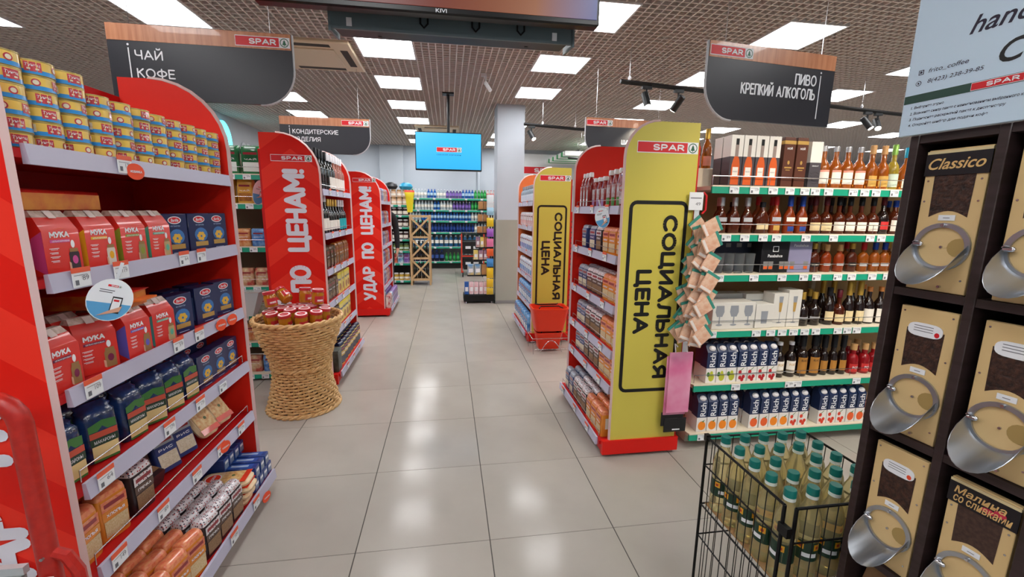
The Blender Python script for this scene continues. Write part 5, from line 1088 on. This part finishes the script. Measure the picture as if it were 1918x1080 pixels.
link('lettering', MB().text('Coffee', .215, 1.818, .15, .042, y, BLACK, .03, shear=.3), hb_)
lm = MB().text('frito_coffee', .058, 1.8175, .07, .0105, y, INK, 0, shear=.2).text('8(423) 238-39-85', .072, 1.7955, .096, .0105, y, INK, 0, shear=.2)
lm.rect(.004, .014, 1.813, 1.823, y, INK).rect(.0055, .0125, 1.8145, 1.8215, y-.0003, mat('header_white')).disc(.009, 1.818, .0025, .0025, y-.0005, INK, 10).disc(.007, 1.7955, .0055, .0055, y, INK, 12).disc(.007, 1.7955, .0043, .0043, y-.0003, mat('header_white'), 12).rect(.0055, .0085, 1.7935, 1.7975, y-.0005, INK)
link('contact_print', lm, hb_)
ln = MB()
for i, (t, w_) in enumerate((('1. Выберите зерно', .062), ('2. Возьмите снизу пакет с наименованием выбранного кофе', .2), ('3. Поднесите раскрытый пакет к диспенсеру', .165), ('4. Откройте шибер для подачи кофе', .14))): ln.text(t, .0+w_/2, 1.7435-.0125*i, w_, .0072, y, INK, .01, shear=.2)
link('instruction_print', ln, hb_)
def dispenser(col, zb, kind, label):
    """gold plate with bean window, ring and scoop spout; sits in one cell of the stand"""
    M = Matrix.Translation((CS[0], CS[1], 0)) @ Matrix.Rotation(CRZ, 4, 'Z')
    p = M @ Vector((col*PIT+.091, .012, zb+.001)); d = thing('coffee_dispenser', label, 'coffee dispenser', tuple(p), (0, 0, CRZ), 'coffee dispensers')
    link('front_plate', MB().bbox(-.0555, .0555, 0, .012, 0, .312, GPL, .0012), d)
    link('hopper', MB().box(-.053, .053, .0125, .2, .004, .3, mat('hopper_dark', '1c1614', .6)), d)
    win = MB(); pts = [(-.037, .262), (-.035, .165)]+[(-.035+.07*i/8, .165+.014*math.sin(PI*i/8)) for i in range(1, 8)]+[(.035, .165), (.037, .262)]
    win.poly(pts, -.0006, BEANL if kind == 'ground' or kind == 'raspberry' else BEAN); link('bean_window', win, d)
    if kind in ('classico', 'raspberry'):
        hd = link('name_plate', MB().box(-.0565, .0575, -.003, -.0008, .256, .303, mat('name_plate_dark', '17151a', .35)), d)
        link('plate_edge', MB().box(-.056, .057, -.003, .004, .303, .309, mat('plate_cream', 'd8c69a', .4)), d)
        t = MB()
        if kind == 'classico': t.text('Classico', 0, .281, .1, .024, -.0036, mat('classico_gold', 'e0b878', .35), .03, shear=.35)
        else: t.text('Малина', -.004, .288, .085, .017, -.0036, mat('classico_gold'), .03, shear=.2).text('со сливками', .002, .268, .095, .015, -.0036, mat('classico_gold'), .03, shear=.2).disc(.03, .277, .01, .007, -.0033, mat('raspberry', 'c8284a', .4), 10).disc(.012, .272, .012, .006, -.0033, mat('raspberry'), 10)
        link('name_lettering', t, hd)
    else:
        q = [(.034*(math.copysign(abs(math.cos(a))**.5, math.cos(a))), .262+.016*math.copysign(abs(math.sin(a))**.8, math.sin(a))) for a in [2*PI*i/20 for i in range(20)]]
        lbx = link('info_label', MB().prism(q, -.0022, -.0008, WHITE), d); t = MB()
        for i in range(3): t.rect(-.022, .016, .27-.006*i, .2715-.006*i, -.0026, GREY_TXT)
        t.disc(.024, .256, .005, .006, -.0026, LOGORED if kind == 'red' else ORANGE_TAG, 10); link('label_print', t, lbx)
    link('price_tag', MB().box(-.015, .015, -.0022, -.0006, .158, .17, TAGW).rect(-.006, .006, .163, .1645, -.0026, GREY_TXT), d)
    ring = MB(); n = 28; ro, ri = .053, .043
    P = [[(R_*math.cos(2*PI*i/n), yy, .1+R_*math.sin(2*PI*i/n)) for i in range(n)] for R_, yy in ((ro, -.006), (ri, -.006), (ri, -.001), (ro, -.001))]
    ring.add(sum(P, []), [(k*n+i, k*n+(i+1) % n, ((k+1) % 4)*n+(i+1) % n, ((k+1) % 4)*n+i) for k in range(4) for i in range(n)], STEEL); ring.fixn = True
    link('ring', ring, d)
    sp_ = MB(); n = 16; vs = []
    for thk in (0, .0012):
        for i in range(n+1):
            a = math.radians(168+200*i/n); k = math.sin(PI*min(1, max(0, i/n)))**.6
            vs += [((.05-thk)*math.cos(a), -.006, .1+(.05-thk)*math.sin(a)), ((.05-thk)*math.cos(a), -.006-.078*k, .1-.032*k+(.05-thk)*math.sin(a))]
    fs = []; q = 2*(n+1)
    for i in range(n):
        a0 = 2*i; fs += [(a0, a0+1, a0+3, a0+2), (q+a0, q+a0+2, q+a0+3, q+a0+1), (a0+1, q+a0+1, q+a0+3, a0+3)]
    sp_.add(vs, fs, STEEL); sp_.fixn = True; link('scoop_spout', sp_, d)
    for x, z in ((-.048, .108), (.046, .088), (0, .148)): link('bolt', MB().tube([(x, -.005, z), (x, -.011, z)], .0035, CHROME, 8), d)
    link('lever', MB().bbox(-.05, -.03, -.016, -.006, .1, .11, CHROME, .003), d)
    link('knob', MB().tube([(0, -.0005, .1), (0, -.004, .1)], .0028, CHROME, 8), d)
    link('slide_disc', MB().tube([(.03, -.0004, .1), (.03, -.0012, .1)], .02, mat('gold_plate_dark', 'a88c54', .5), 16), d)
    for x, z in ((-.048, .2), (.048, .2), (-.047, .3 if kind not in ('classico', 'raspberry') else .245), (.047, .3 if kind not in ('classico', 'raspberry') else .245), (.045, .03)): link('screw', MB().tube([(x, -.0004, z), (x, -.0016, z)], .0022, CHROME, 6), d)
    link('stop_peg', MB().tube([(.01, 0, .012), (.01, -.006, .012)], .003, CHROME, 8), d)
for col, r_i, kind, lab in ((0, 3, 'classico', 'gold coffee dispenser with Classico name plate, upper left of the stand'), (1, 3, 'red', 'gold coffee dispenser at the upper right, cut by the picture edge'), (0, 2, 'red', 'gold coffee dispenser with red dot label, middle left of stand'), (1, 2, 'red', 'gold coffee dispenser with the biggest scoop, middle right of stand'),
                             (0, 1, 'orange', 'gold coffee dispenser with orange dot label, lower left of stand'), (1, 1, 'raspberry', 'gold coffee dispenser with raspberry name plate at the lower right'), (2, 3, 'orange', 'gold coffee dispenser beyond the right picture edge, upper'), (2, 2, 'orange', 'gold coffee dispenser beyond the right picture edge, middle'), (2, 1, 'red', 'gold coffee dispenser beyond the right picture edge, lower')):
    dispenser(col, ZL[r_i], kind, lab)
M_ = Matrix.Translation((CS[0], CS[1], 0)) @ Matrix.Rotation(CRZ, 4, 'Z'); p_ = M_ @ Vector((.088, .09, ZL[0]+.0015))
kr = noisy('kraft_bag', '8a6a48', '7a5a3c', 12, .8)
for i in range(2):
    p_ = M_ @ Vector((.088, .06+.09*i, ZL[0]+.0015))
    thing('paper_bag', 'brown kraft coffee bag below the lower left dispenser, %s' % ('front one', 'rear one')[i], 'bag', tuple(p_), (0, 0, CRZ), 'kraft coffee bags', MB().tbox([(0, .05, .03, 0, kr), (.22, .052, .028, 0, kr), (.3, .05, .004, 0, kr)], kr))
# ================================================================ HANGING SIGNS
WOODS = noisy('oak_print', 'cf8f68', 'b9754f', 6, .3, stretch=(9, 1, .6), coat=.3); SGB = mat('sign_black', '2b2c33', .34); SGE = mat('sign_edge', 'c9cbd0', .4)
def hang(label, x, y, rz, w, zt, lines, left, h=.40, fs=.055, pitch=.083):
    """left=True: text at the left, logo at the right, round lower right corner"""
    o = thing('aisle_sign', label, 'sign', (x, y, zt-h), (0, 0, rz), 'hanging aisle signs'); R = .2; z0 = 0
    s = 1 if left else -1; f = (lambda a: a) if left else (lambda a: w-a)
    pts = [(0, 0)]+[(w-R+R*math.sin(k/10*PI/2), R-R*math.cos(k/10*PI/2)) for k in range(11)]+[(w, h), (0, h)]
    pts = [(f(a), b_) for a, b_ in pts]
    link('board', MB().prism(pts, 0, .02, SGB), o)
    link('edge_trim', MB().tube([(a, .01, b_) for a, b_ in pts[1:13]], .0095, SGE, 6), o)
    link('wood_header', MB().box(min(f(.002), f(w-.003)), max(f(.002), f(w-.003)), -.002, 0, h-.088, h, WOODS), o)
    lx = (w-.31, w-.008) if left else (.008, .31)
    link('logo', logo(MB(), lx[0], lx[1], h-.078, h-.02, -.0035), o)
    bx = .105 if left else w-.11
    for i, (tx, tw) in enumerate(lines):
        cx_ = (bx+.03+tw/2) if left else (bx-.03-tw/2)
        if tx: link('lettering', MB().text(tx, cx_, h-.16-i*pitch, tw, fs, -.0012, WHITE, -.012), o)
    link('bar_mark', MB().box(bx-.003, bx+.003, -.0015, 0, .045, h-.125, WHITE).disc(bx, h-.108, .006, .006, -.0012, WHITE, 10), o)
    for a in (.12*w, .88*w): link('hanging_wire', MB().bar((a, .01, h), (a, .01, H+.56-(zt-h)), .0022, CHROME, 5), o)
hang('black hanging aisle sign for tea and coffee with wood header', -2.068, 0, 0, .985, 2.515, (('ЧАЙ', .145), ('КОФЕ', .2)), True, fs=.052, pitch=.098)
hang('black hanging aisle sign for confectionery behind the tall red panel', -2.045, 2.5, 0, .985, 2.525, (('КОНДИТЕРСКИЕ', .5), ('ИЗДЕЛИЯ', .3)), True, fs=.05)
hang('black hanging aisle sign for beer and spirits at right', 1.355, -.42, .11, .955, 2.5, (('ПИВО', .17), ('КРЕПКИЙ АЛКОГОЛЬ', .57)), False, .43, .066)
hang('black hanging aisle sign for sparkling wine behind the yellow panel', 1.34, 1.83, .05, .985, 2.52, (('', .01), ('ШАМПАНСКОЕ', .42)), False, fs=.05)
# ================================================================ SCREENS
def scr(name, emit, stops, axis):
    m = mat(name, '000000', .3); N, L, b_ = nodes(m); tc = N.new('ShaderNodeTexCoord'); sp = N.new('ShaderNodeSeparateXYZ'); cr = N.new('ShaderNodeValToRGB')
    L.new(tc.outputs['Object'], sp.inputs[0]); mp = N.new('ShaderNodeMapRange'); mp.inputs[1].default_value = axis[1]; mp.inputs[2].default_value = axis[2]; L.new(sp.outputs[axis[0]], mp.inputs[0]); L.new(mp.outputs[0], cr.inputs[0])
    while len(cr.color_ramp.elements) < len(stops): cr.color_ramp.elements.new(.5)
    for e, (p, c) in zip(cr.color_ramp.elements, stops): e.position = p; e.color = lin(c)
    L.new(cr.outputs[0], b_.inputs['Emission Color']); b_.inputs['Emission Strength'].default_value = emit; return m
TVB = mat('tv_black', '0f1012', .3); TVG = mat('bracket_grey', '66757b', .45, .2)
def tv(label, x0, x1, z0, z1, y, screen, pole_top):
    w = x1-x0; h = z1-z0; o = thing('television', label, 'television', ((x0+x1)/2, y, z0))
    link('casing', MB().bbox(-w/2, w/2, 0, .05, 0, h, TVB, .006), o)
    link('screen', MB().box(-w/2+.012, w/2-.012, -.003, 0, .022, h-.012, screen), o)
    link('ceiling_pole', MB().bar((0, .075, h*.4), (0, .075, pole_top-z0), .02, BLKMET, 10).box(-.12, .12, .05, .07, h*.3, h*.6, BLKMET), o)
    link('ceiling_flange', MB().box(-.08, .08, 0, .15, pole_top-z0-.015, pole_top-z0, BLKMET), o)
    return o
SB = scr('screen_sky', 1.15, ((0, '2fa8ea'), (1, '3cb8f4')), (2, 0, .5))
t2 = tv('far hanging screen showing a sky-blue slide', -.609, .321, 2.05, 2.572, 3.42, SB, H)
link('logo', logo(MB(), -.17, .18, .255, .32, -.0045), t2); link('caption', MB().text('свежий магазин', .0, .22, .34, .022, -.0045, mat('caption_blue', '1a5a9a', .5)), t2)
S1 = scr('screen_video', .55, ((0, '1c48c8'), (.13, '1a3ab0'), (.17, '6a2a34'), (.5, '8a3f30'), (.8, 'b87a5a'), (1, '5a68a8')), (0, -.62, .62))
t1 = tv('large hanging screen at the top edge showing a warm video', -.83, .415, 2.207, 2.92, -1.2, S1, H)
link('maker_mark', MB().text('KIVI', .02, .0115, .04, .013, -.001, WHITE, .01), t1)
o = thing('screen_bracket', 'dark grey metal trough bracket hanging below the large screen', 'bracket', (-.135, -1.05, 2.135))
w_ = .475
link('front_plate', MB().box(-w_, w_, -.04, -.03, .04, .16, TVG), o)
link('bottom_plate', MB().prism([(-.04, .04), (.1, .06), (.1, .07), (-.03, .05)], -w_+.02, w_-.02, mat('bracket_dark', '24292e', .5, .3), 'yz'), o)
for s in (-1, 1): link('end_flange', MB().prism([(-.045, .16), (-.045, .03), (.11, .05), (.11, .16)], s*w_, s*w_+.008, TVG, 'yz'), o)
for x in (-.12, .08, .26): link('hook', MB().tube([(x-.014, -.045, .13), (x-.014, -.047, .075), (x, -.048, .06), (x+.014, -.047, .075), (x+.014, -.045, .13)], .004, BLKMET, 6), o)
for x in (-.4, .4): link('sticker', MB().box(x-.01, x+.01, -.0415, -.04, .05, .08, WHITE), o)
link('hanger_rod', MB().bar((-.3, .05, .05), (-.3, .05, H-2.1+.2), .008, BLKMET).bar((.3, .05, .05), (.3, .05, H-2.1+.2), .008, BLKMET), o)
# ================================================================ RED HAND BASKETS IN A WIRE STAND
RB = mat('basket_red_plastic', 'e0391c', .35)
o = thing('basket_stand', 'chrome wire stand under the stack of red shopping baskets', 'stand', (.9, 1.5, 0))
m = MB()
for y in (-.15, .13):
    m.tube([(-.19, y, 0), (-.2, y, .17), (.2, y, .17), (.19, y, 0)], .004, CHROME, 6); m.tube([(-.17, y, .05), (.17, y, .05)], .003, CHROME, 5)
    m.tube([(-.12+.24*i/12, y-.012, .02+.13*math.sin(PI*i/12)) for i in range(13)], .004, CHROME, 6)
for x in (-.2, .2): m.bar((x, -.15, .17), (x, .13, .17), .004, CHROME)
link('wire_frame', m, o)
def hand_basket(z, k, label):
    d = thing('shopping_basket', label, 'basket', (.9, 1.5, z), group='stacked red shopping baskets'); n = 28; b = MB()
    def ring(z_, rx, ry, r2=None): return (z_, rx, ry, 7, RB)
    b.loft([ring(0, .155*k, .11*k), ring(.24*k, .198*k, .145*k), ring(.243*k, .204*k, .15*k), ring(.258*k, .204*k, .15*k), ring(.258*k, .19*k, .137*k), ring(.06*k, .158*k, .108*k), ring(.008*k, .145*k, .1*k)], n)
    link('tub', b, d)
    for s in (-1, 1): link('handle', MB().tube([(-.13*k, s*.12*k, .262*k), (-.1*k, s*.05*k, .268*k), (.1*k, s*.05*k, .268*k), (.13*k, s*.12*k, .262*k)], .007, BLKMET, 6), d)
hand_basket(.03, .72, 'lower red shopping basket of the stack, inside the wire stand'); hand_basket(.236, .98, 'upper red shopping basket of the stack before the yellow panel')
# ================================================================ HANGING PACKET STRIP
PKF = noisy('packet_peach', 'd8a184', 'e6c4aa', 25, .2, coat=.6); PKT = mat('packet_teal', '3f8f80', .35); PKW = mat('packet_white', 'e6dcd6', .3, coat=.4)
o = thing('hanging_strip', 'plastic merchandising strip hung on the yellow panel edge', 'strip', (1.235, -.635, .6))
link('strip', MB().box(-.015, .015, -.001, .001, 0, 1.0, mat('clear_strip', 'cfd6dc', .2)), o)
link('price_card', MB().box(-.055, .03, -.006, -.003, .92, 1.02, TAGW).rect(-.048, .02, .985, .99, -.0066, GREY_TXT).text('49', .0, .955, .03, .018, -.0066, GREY_TXT), o)
link('red_clip', MB().tube([(.03, -.004, .9), (.05, -.004, .92), (.05, -.004, 1.0), (.03, -.004, 1.02)], .006, LOGORED, 6), o)
b = MB().bbox(-.042, .042, -.003, .003, -.11, 0, PKF, .001); tp = MB().box(-.042, .042, -.0036, .0036, -.016, 0, PKT); wp = MB().box(-.036, .036, -.0038, .0038, -.105, -.09, PKW)
pkt = Proto('hanging_packet', 'packet', b, [('header', tp), ('bottom_print', wp)])
random.seed(11)
tiers = [1.45, 1.36, 1.27, 1.185, 1.1, 1.02, .945, .875]
for i, z in enumerate(tiers):
    for k in range(5):
        a = (-.75, -.35, .1, .5, .85)[k]+jit(.35)
        x = 1.235+(-.05, -.02, .02, .055, .085)[k]*(.65+.07*i)+jit(.008)-.012*i*.6
        pkt.put((x, -.664-.026*k-.013*(i % 2), z+jit(.02)), 0, 'peach packet in hanging bundle, %s tier from top, %s from left' % (ORD[i], ORD[k]), 'hanging peach packets', rot=(-.03, a*.9, jit(.05)))
PNK = noisy('pink_bag_print', 'd9709c', 'e8a8c4', 5, .4); BKP = mat('black_pack', '19191d', .35)
o = thing('gift_bag', 'pink marbled gift bag hanging under the peach packets', 'bag', (1.2, -.665, .30)); link('bag_body', MB().bbox(-.075, .072, -.008, .004, 0, .385, PNK, .002), o)
link('bag_body', MB().bbox(-.085, .06, .005, .012, -.018, .36, PNK, .002), o)
for x in (-.04, .035): link('ribbon_handle', MB().tube([(x, -.004, .38), (x-.008, -.004, .44), (x+.01, -.004, .42)], .004, mat('ribbon_white', 'e6dfe2', .5), 5), o)
for i, (x, z) in enumerate(((1.185, .205), (1.205, .165))):
    o = thing('hanging_pouch', 'small black pouch hanging below the pink bag, %s one' % ('upper', 'lower')[i], 'pouch', (x, -.648-.004*i, z), group='black pouches'); link('pouch', MB().bbox(-.075, .07, -.003, .003, 0, .09, BKP, .001), o); link('white_mark', MB().rect(-.02, .03, .012, .02, -.0036, WHITE), o)
# ================================================================ BLACK STEPPED DISPLAY BY THE COLUMN
o = thing('display_rack', 'black stepped display rack of groceries beside the grey column', 'rack', (.33, 4.1, 0))
link('base', MB().bbox(-.26, .24, -.15, .16, .03, .14, BLKMET, .006), o)
for x in (-.22, .2):
    for y in (-.12, .13): link('foot', MB().loft([(0, .02, .02, 2, CHROME), (.03, .015, .015, 2, CHROME)], 8), o, (x, y, 0))
for x in (.2, .235): link('post', MB().box(x-.01, x+.01, .12, .14, .14, 1.75, BLKMET), o)
TR = [(.15, -.25), (.47, -.2), (.72, -.1), (.92, -.06), (1.15, -.04), (1.33, -.03), (1.52, -.02)]
for z, x in TR[1:]: link('tray', MB().box(x, .2, -.14, .11, z-.02, z, BLKMET), o)
bm = {'kraft': noisy('box_kraft', 'b98a58', 'a8764a', 6, .6), 'pinkw': noisy('box_pink', 'e0a4b0', 'f0dce0', 12, .4), 'pic': noisy('box_picture', '6aa0d0', 'd8c07a', 8, .4), 'yellow': noisy('box_yellow', 'd8c04a', 'e6dcb0', 8, .4), 'mauve': noisy('box_mauve', '8a6a90', 'd8b0a0', 8, .4), 'blue': mat('box_blue', '2a5aa8', .4)}
nb_ = 0
for ti, kinds in enumerate((('blue', 'pinkw', 'pinkw', 'pinkw', 'pinkw'), ('pic', 'pic', 'kraft'), ('yellow', 'mauve', 'mauve'), ('mauve', 'yellow', 'kraft'), ('kraft', 'kraft'), ('kraft', 'kraft'), ('kraft', 'kraft'))):
    z, x = TR[ti]; w_ = (.2-.06-x)/len(kinds)
    for i, k in enumerate(kinds):
        h_ = (.2, .17, .15, .16, .1, .11, .12)[ti]
        d = thing('grocery_box', '%s box on the black display rack, %s tier from below, %s from left' % (k if k not in ('pinkw', 'pic') else ('pink', 'picture')[k == 'pic'], ORD[ti], ORD[i]), 'box', (.33+x+w_*(i+.5), 4.0, z+.0015), (0, 0, jit(.05)), 'boxes on the black display rack')
        link('carton', MB().bbox(-w_/2+.006, w_/2-.006, -.035, .05, 0, h_, bm[k], .002), d); link('front_label', MB().rect(-w_*.3, w_*.3, h_*.25, h_*.6, -.0356, WHITE if k != 'kraft' else bm['kraft']), d)
for i, (z, c, h_) in enumerate(((1.55, 'd8e4ea', .2), (1.43, '9ac8e0', .12), (1.25, 'e0c020', .14), (1.09, '9a5ac0', .13), (.93, 'e07aa8', .13), (.78, 'e0602a', .12), (.61, '3a8ad0', .13), (.42, 'e8c022', .17), (.27, 'e8c022', .14), (.15, 'd8b82a', .11))):
    m_ = noisy('side_bag_'+c, c, c, 10, .3, coat=.4)
    thing('hanging_bag', 'hanging bag on the right of the black rack, %s from the top' % ORD[i], 'bag', (.495, 3.93, z), (0, 0, 0), 'bags on the rack side', MB().loft([(0, .055, .004, 7, m_), (h_*.12, .056, .006, 7, m_), (h_*.3, .054, .016, 6, m_), (h_*.7, .054, .016, 6, m_), (h_*.88, .056, .006, 7, m_), (h_, .055, .003, 7, m_)], 14).box(-.006, .006, .0, .03, h_*.9, h_*.94, CHROME))
# ================================================================ WOODEN RACK
PINE = noisy('pine_wood', 'd6b488', 'c8a274', 5, .5, stretch=(6, 6, .6)); PINE_END = PINE
o = thing('wooden_rack', 'pale wooden bottle rack with crossed braces at the far end', 'rack', (-.715, 5.95, 0)); hw, hd, hh = .185, .17, 1.4
for x in (-hw, hw):
    for y in (-hd, hd): link('post', MB().box(x-.018, x+.018, y-.018, y+.018, 0, hh, PINE), o)
lv = [.12, .55, .97, hh-.02]
for z in lv:
    link('shelf_board', MB().box(-hw, hw, -hd, hd, z-.012, z, PINE), o)
    for y in (-hd-.019, hd+.019): link('rail', MB().box(-hw-.018, hw+.018, y-.004, y+.004, z-.025, z+.012, PINE), o)
for k in range(3):
    a, b_ = lv[k]+.012, lv[k+1]-.025
    for s in (-1, 1):
        m = MB(); p = Vector((-hw*s, -hd-.028-(.006 if s > 0 else 0), a)); q = Vector((hw*s, p.y, b_)); dd = (q-p).normalized(); nn = Vector((-dd.z, 0, dd.x))*.018
        m.add([p+nn, p-nn, q-nn, q+nn]+[v+Vector((0, .006, 0)) for v in (p+nn, p-nn, q-nn, q+nn)], [(0, 1, 2, 3), (7, 6, 5, 4), (0, 4, 5, 1), (1, 5, 6, 2), (2, 6, 7, 3), (3, 7, 4, 0)], PINE); m.fixn = True; link('brace', m, o)
for k in range(3):
    for i in range(4): wn['dark'].put((-.835+.08*i, 5.95, lv[k]+.0015), 0, 'dark wine bottle in wooden rack, %s tier from below, %s from left' % (ORD[k], ORD[i]), 'bottles in the wooden rack')
# ================================================================ SHOPPING TROLLEY
o = thing('shopping_trolley', 'red framed trolley with two black baskets before the drinks wall', 'trolley', (.38, 7.1, 0)); TRD = mat('trolley_red', 'd8402a', .4); TGR = mat('trolley_grey', '8a8d90', .35, .6); TBK = mat('trolley_black', '222326', .5)
for x in (-.25, .25):
    link('side_tube', MB().tube([(x, -.3, .1), (x, -.32, .55), (x, -.36, 1.0)], .016, TRD, 8), o)
    link('base_tube', MB().tube([(x, -.3, .12), (x*.8, .45, .16)], .014, TGR, 8), o)
    for y in (-.28, .42): link('caster', MB().tube([(x*.9-.012, y, .055), (x*.9+.012, y, .055)], .055, TBK, 12).box(x*.9-.015, x*.9+.015, y-.02, y+.02, .1, .14, TRD), o)
link('cross_tube', MB().bar((-.25, -.33, .48), (.25, -.33, .48), .014, TRD, 8), o); link('handle_bar', MB().bar((-.27, -.36, 1.0), (.27, -.36, 1.0), .017, TBK, 8), o)
for z0 in (.52, .16):
    m = MB(); m.tbox([(z0, .2, .25, .05, TBK), (z0+.26, .235, .3, .05, TBK)], TBK); bk = link('tray_basket', m, o)
    for x in (-.1, .08): link('white_label', MB().box(x-.06, x+.06, -.253, -.249, z0+.12, z0+.18, TAGW), bk)
    link('rim', MB().tube([(-.24, -.26, z0+.27), (.24, -.26, z0+.27), (.24, .36, z0+.27), (-.24, .36, z0+.27)], .012, TBK, 6, closed=True), bk)
# ================================================================ PERSON (mostly hidden behind the far red gondola)
SKIN = mat('skin', 'c99a84', .5); CLOTH = noisy('black_clothing', '131316', '1c1c20', 30, .8); HAIR = mat('dark_hair', '2a1e18', .6)
def person(loc, rz, label):
    V = []; E_ = []; Rr = []
    def v(x, y, z, r): V.append((x, y, z)); Rr.append(r); return len(V)-1
    def chain(a, *pts):
        for p in pts: b_ = v(*p); E_.append((a, b_)); a = b_
        return a
    pel = v(0, 0, .96, (.155, .115)); chest = chain(pel, (0, 0, 1.1, (.14, .105)), (0, -.005, 1.26, (.16, .115)), (0, 0, 1.4, (.155, .1)))
    nk = chain(chest, (0, .01, 1.49, (.058, .058)), (0, 0, 1.55, (.055, .058)))
    chain(nk, (0, -.012, 1.6, (.07, .085)), (0, -.01, 1.67, (.078, .098)), (0, 0, 1.73, (.062, .08)))
    for s in (-1, 1):
        wr_ = chain(chest, (s*.14, 0, 1.42, (.07, .07)), (s*.195, .005, 1.37, (.062, .062)), (s*.225, .015, 1.12, (.05, .05)), (s*.235, -.01, .98, (.045, .045)), (s*.24, -.035, .87, (.036, .036)))
        palm = chain(wr_, (s*.24, -.042, .835, (.026, .034)), (s*.238, -.05, .785, (.018, .04)))
        for k, (dy, ln_) in enumerate(((-.032, .07), (-.011, .082), (.011, .076), (.031, .06))):
            chain(palm, (s*.237, -.05+dy, .768, (.009, .009)), (s*.231, -.053+dy, .768-ln_*.5, (.0085, .0085)), (s*.218, -.055+dy, .768-ln_*.92, (.0075, .0075)))
        chain(palm-1 if False else palm, (s*.228, -.09, .8, (.011, .011)), (s*.22, -.105, .765, (.0095, .0095)))
        hipv = chain(pel, (s*.095, 0, .87, (.095, .1)), (s*.105, -.005, .7, (.085, .088)), (s*.108, -.01, .5, (.062, .066)), (s*.11, .01, .33, (.058, .062)), (s*.112, .02, .12, (.044, .048)))
        chain(hipv, (s*.114, .0, .055, (.042, .05)), (s*.12, -.09, .04, (.042, .034)), (s*.124, -.17, .034, (.036, .028)))
    me = bpy.data.meshes.new('body'); me.from_pydata(V, E_, []); ob = bpy.data.objects.new('tmp_body', me); COL.objects.link(ob)
    md = ob.modifiers.new('skin', 'SKIN'); md.use_smooth_shade = True; md.branch_smoothing = .4
    for i, d in enumerate(me.skin_vertices[0].data): d.radius = Rr[i]; d.use_root = (i == 0)
    ss = ob.modifiers.new('sub', 'SUBSURF'); ss.levels = 2; ss.render_levels = 2
    dg = bpy.context.evaluated_depsgraph_get(); me2 = bpy.data.meshes.new_from_object(ob.evaluated_get(dg)); bpy.data.objects.remove(ob)
    me2.materials.clear(); me2.materials.append(CLOTH); me2.materials.append(SKIN); me2.materials.append(mat('shoe_black', '101012', .4))
    zmin = min(p.co.z for p in me2.vertices)
    for p in me2.polygons:
        c = p.center; p.use_smooth = True
        p.material_index = 1 if c.z > 1.5 or (abs(c.x) > .19 and c.z < .862) else (2 if c.z < .1 else 0)
    o = link('person', me2, None, (loc[0], loc[1], -zmin), (0, 0, rz)); tag(o, label, 'person')
    hr = MB().loft([(1.6, .07, .05, 2, HAIR, 0, .055), (1.66, .088, .075, 2, HAIR, 0, .035), (1.72, .09, .1, 2, HAIR, 0, .006), (1.78, .07, .085, 2, HAIR, 0, .0), (1.81, .025, .03, 2, HAIR, 0, .005)], 16); link('hair', hr, o)
    link('face_nose', MB().loft([(1.625, .014, .012, 2, SKIN, 0, -.1), (1.64, .013, .017, 2, SKIN, 0, -.1), (1.675, .007, .008, 2, SKIN, 0, -.095)], 8), o)
    for s in (-1, 1):
        link('eye', MB().tube([(s*.032, -.09, 1.675), (s*.032, -.102, 1.675)], .009, WHITE, 8), o); link('ear', MB().loft([(1.63, .01, .012, 2, SKIN, s*.083, .005), (1.66, .014, .022, 2, SKIN, s*.085, .008), (1.69, .01, .014, 2, SKIN, s*.083, .01)], 8), o)
    link('mouth', MB().tube([(-.022, -.093, 1.598), (0, -.1, 1.597), (.022, -.093, 1.598)], .006, mat('lips', 'a8605a', .5), 6), o)
    return o
person((-1.25, 4.5), 0, 'person in black clothing standing behind the far red gondola')
# ================================================================ RED TUBULAR STAND AT THE NEAR LEFT
RT = noisy('red_tube_paint', 'a8221c', 'b8281f', 60, .35)
o = thing('tube_stand', 'red tubular steel stand with grey tray at the near left', 'stand', (-1.4, -1.92, 0)); r_ = .022
def arch(y, r=.06):
    p = [(.235, y, 0), (.235, y, .6), (.235, y, 1.06-r)]+[(.235-r+r*math.cos(a), y, 1.06-r+r*math.sin(a)) for a in (.4, .8, 1.2, PI/2)]+[(-.3, y, 1.06), (-.36, y, 1.0), (-.36, y, 0)]
    return p
for y in (.06, -.4): link('frame_tube', MB().tube(arch(y), r_, RT, 12), o)
link('cross_tube', MB().bar((.235, .06, .2), (.235, -.4, .2), .016, RT, 10), o); link('cross_tube', MB().bar((-.36, .06, .2), (-.36, -.4, .2), .016, RT, 10), o)
link('guard_loop', MB().tube([(.24, .06, .66), (.275, .06, .645), (.295, .06, .6), (.3, .06, .4), (.28, .06, .34), (.24, .06, .33)], .014, RT, 8), o)
link('tray', MB().bbox(-.335, .205, -.39, .04, .6, .625, mat('tray_grey', '8f9694', .35, .3), .004), o)
for y, y2 in ((.03, .045), (-.395, -.38)): link('tray_lip', MB().box(-.335, .205, y, y2, .625, .645, mat('tray_lip', 'c5c9cc', .3, .3)), o)
link('rivet', MB().tube([(.245, .036, .66), (.245, .03, .66)], .004, CHROME, 8), o)
link('price_label', MB().box(.228, .262, .03, .034, .5, .61, TAGW).rect(.23, .26, .545, .565, .0296, mat('label_yellow_print', 'e8d22a', .5)).rect(.233, .255, .575, .582, .0296, GREY_TXT), o)
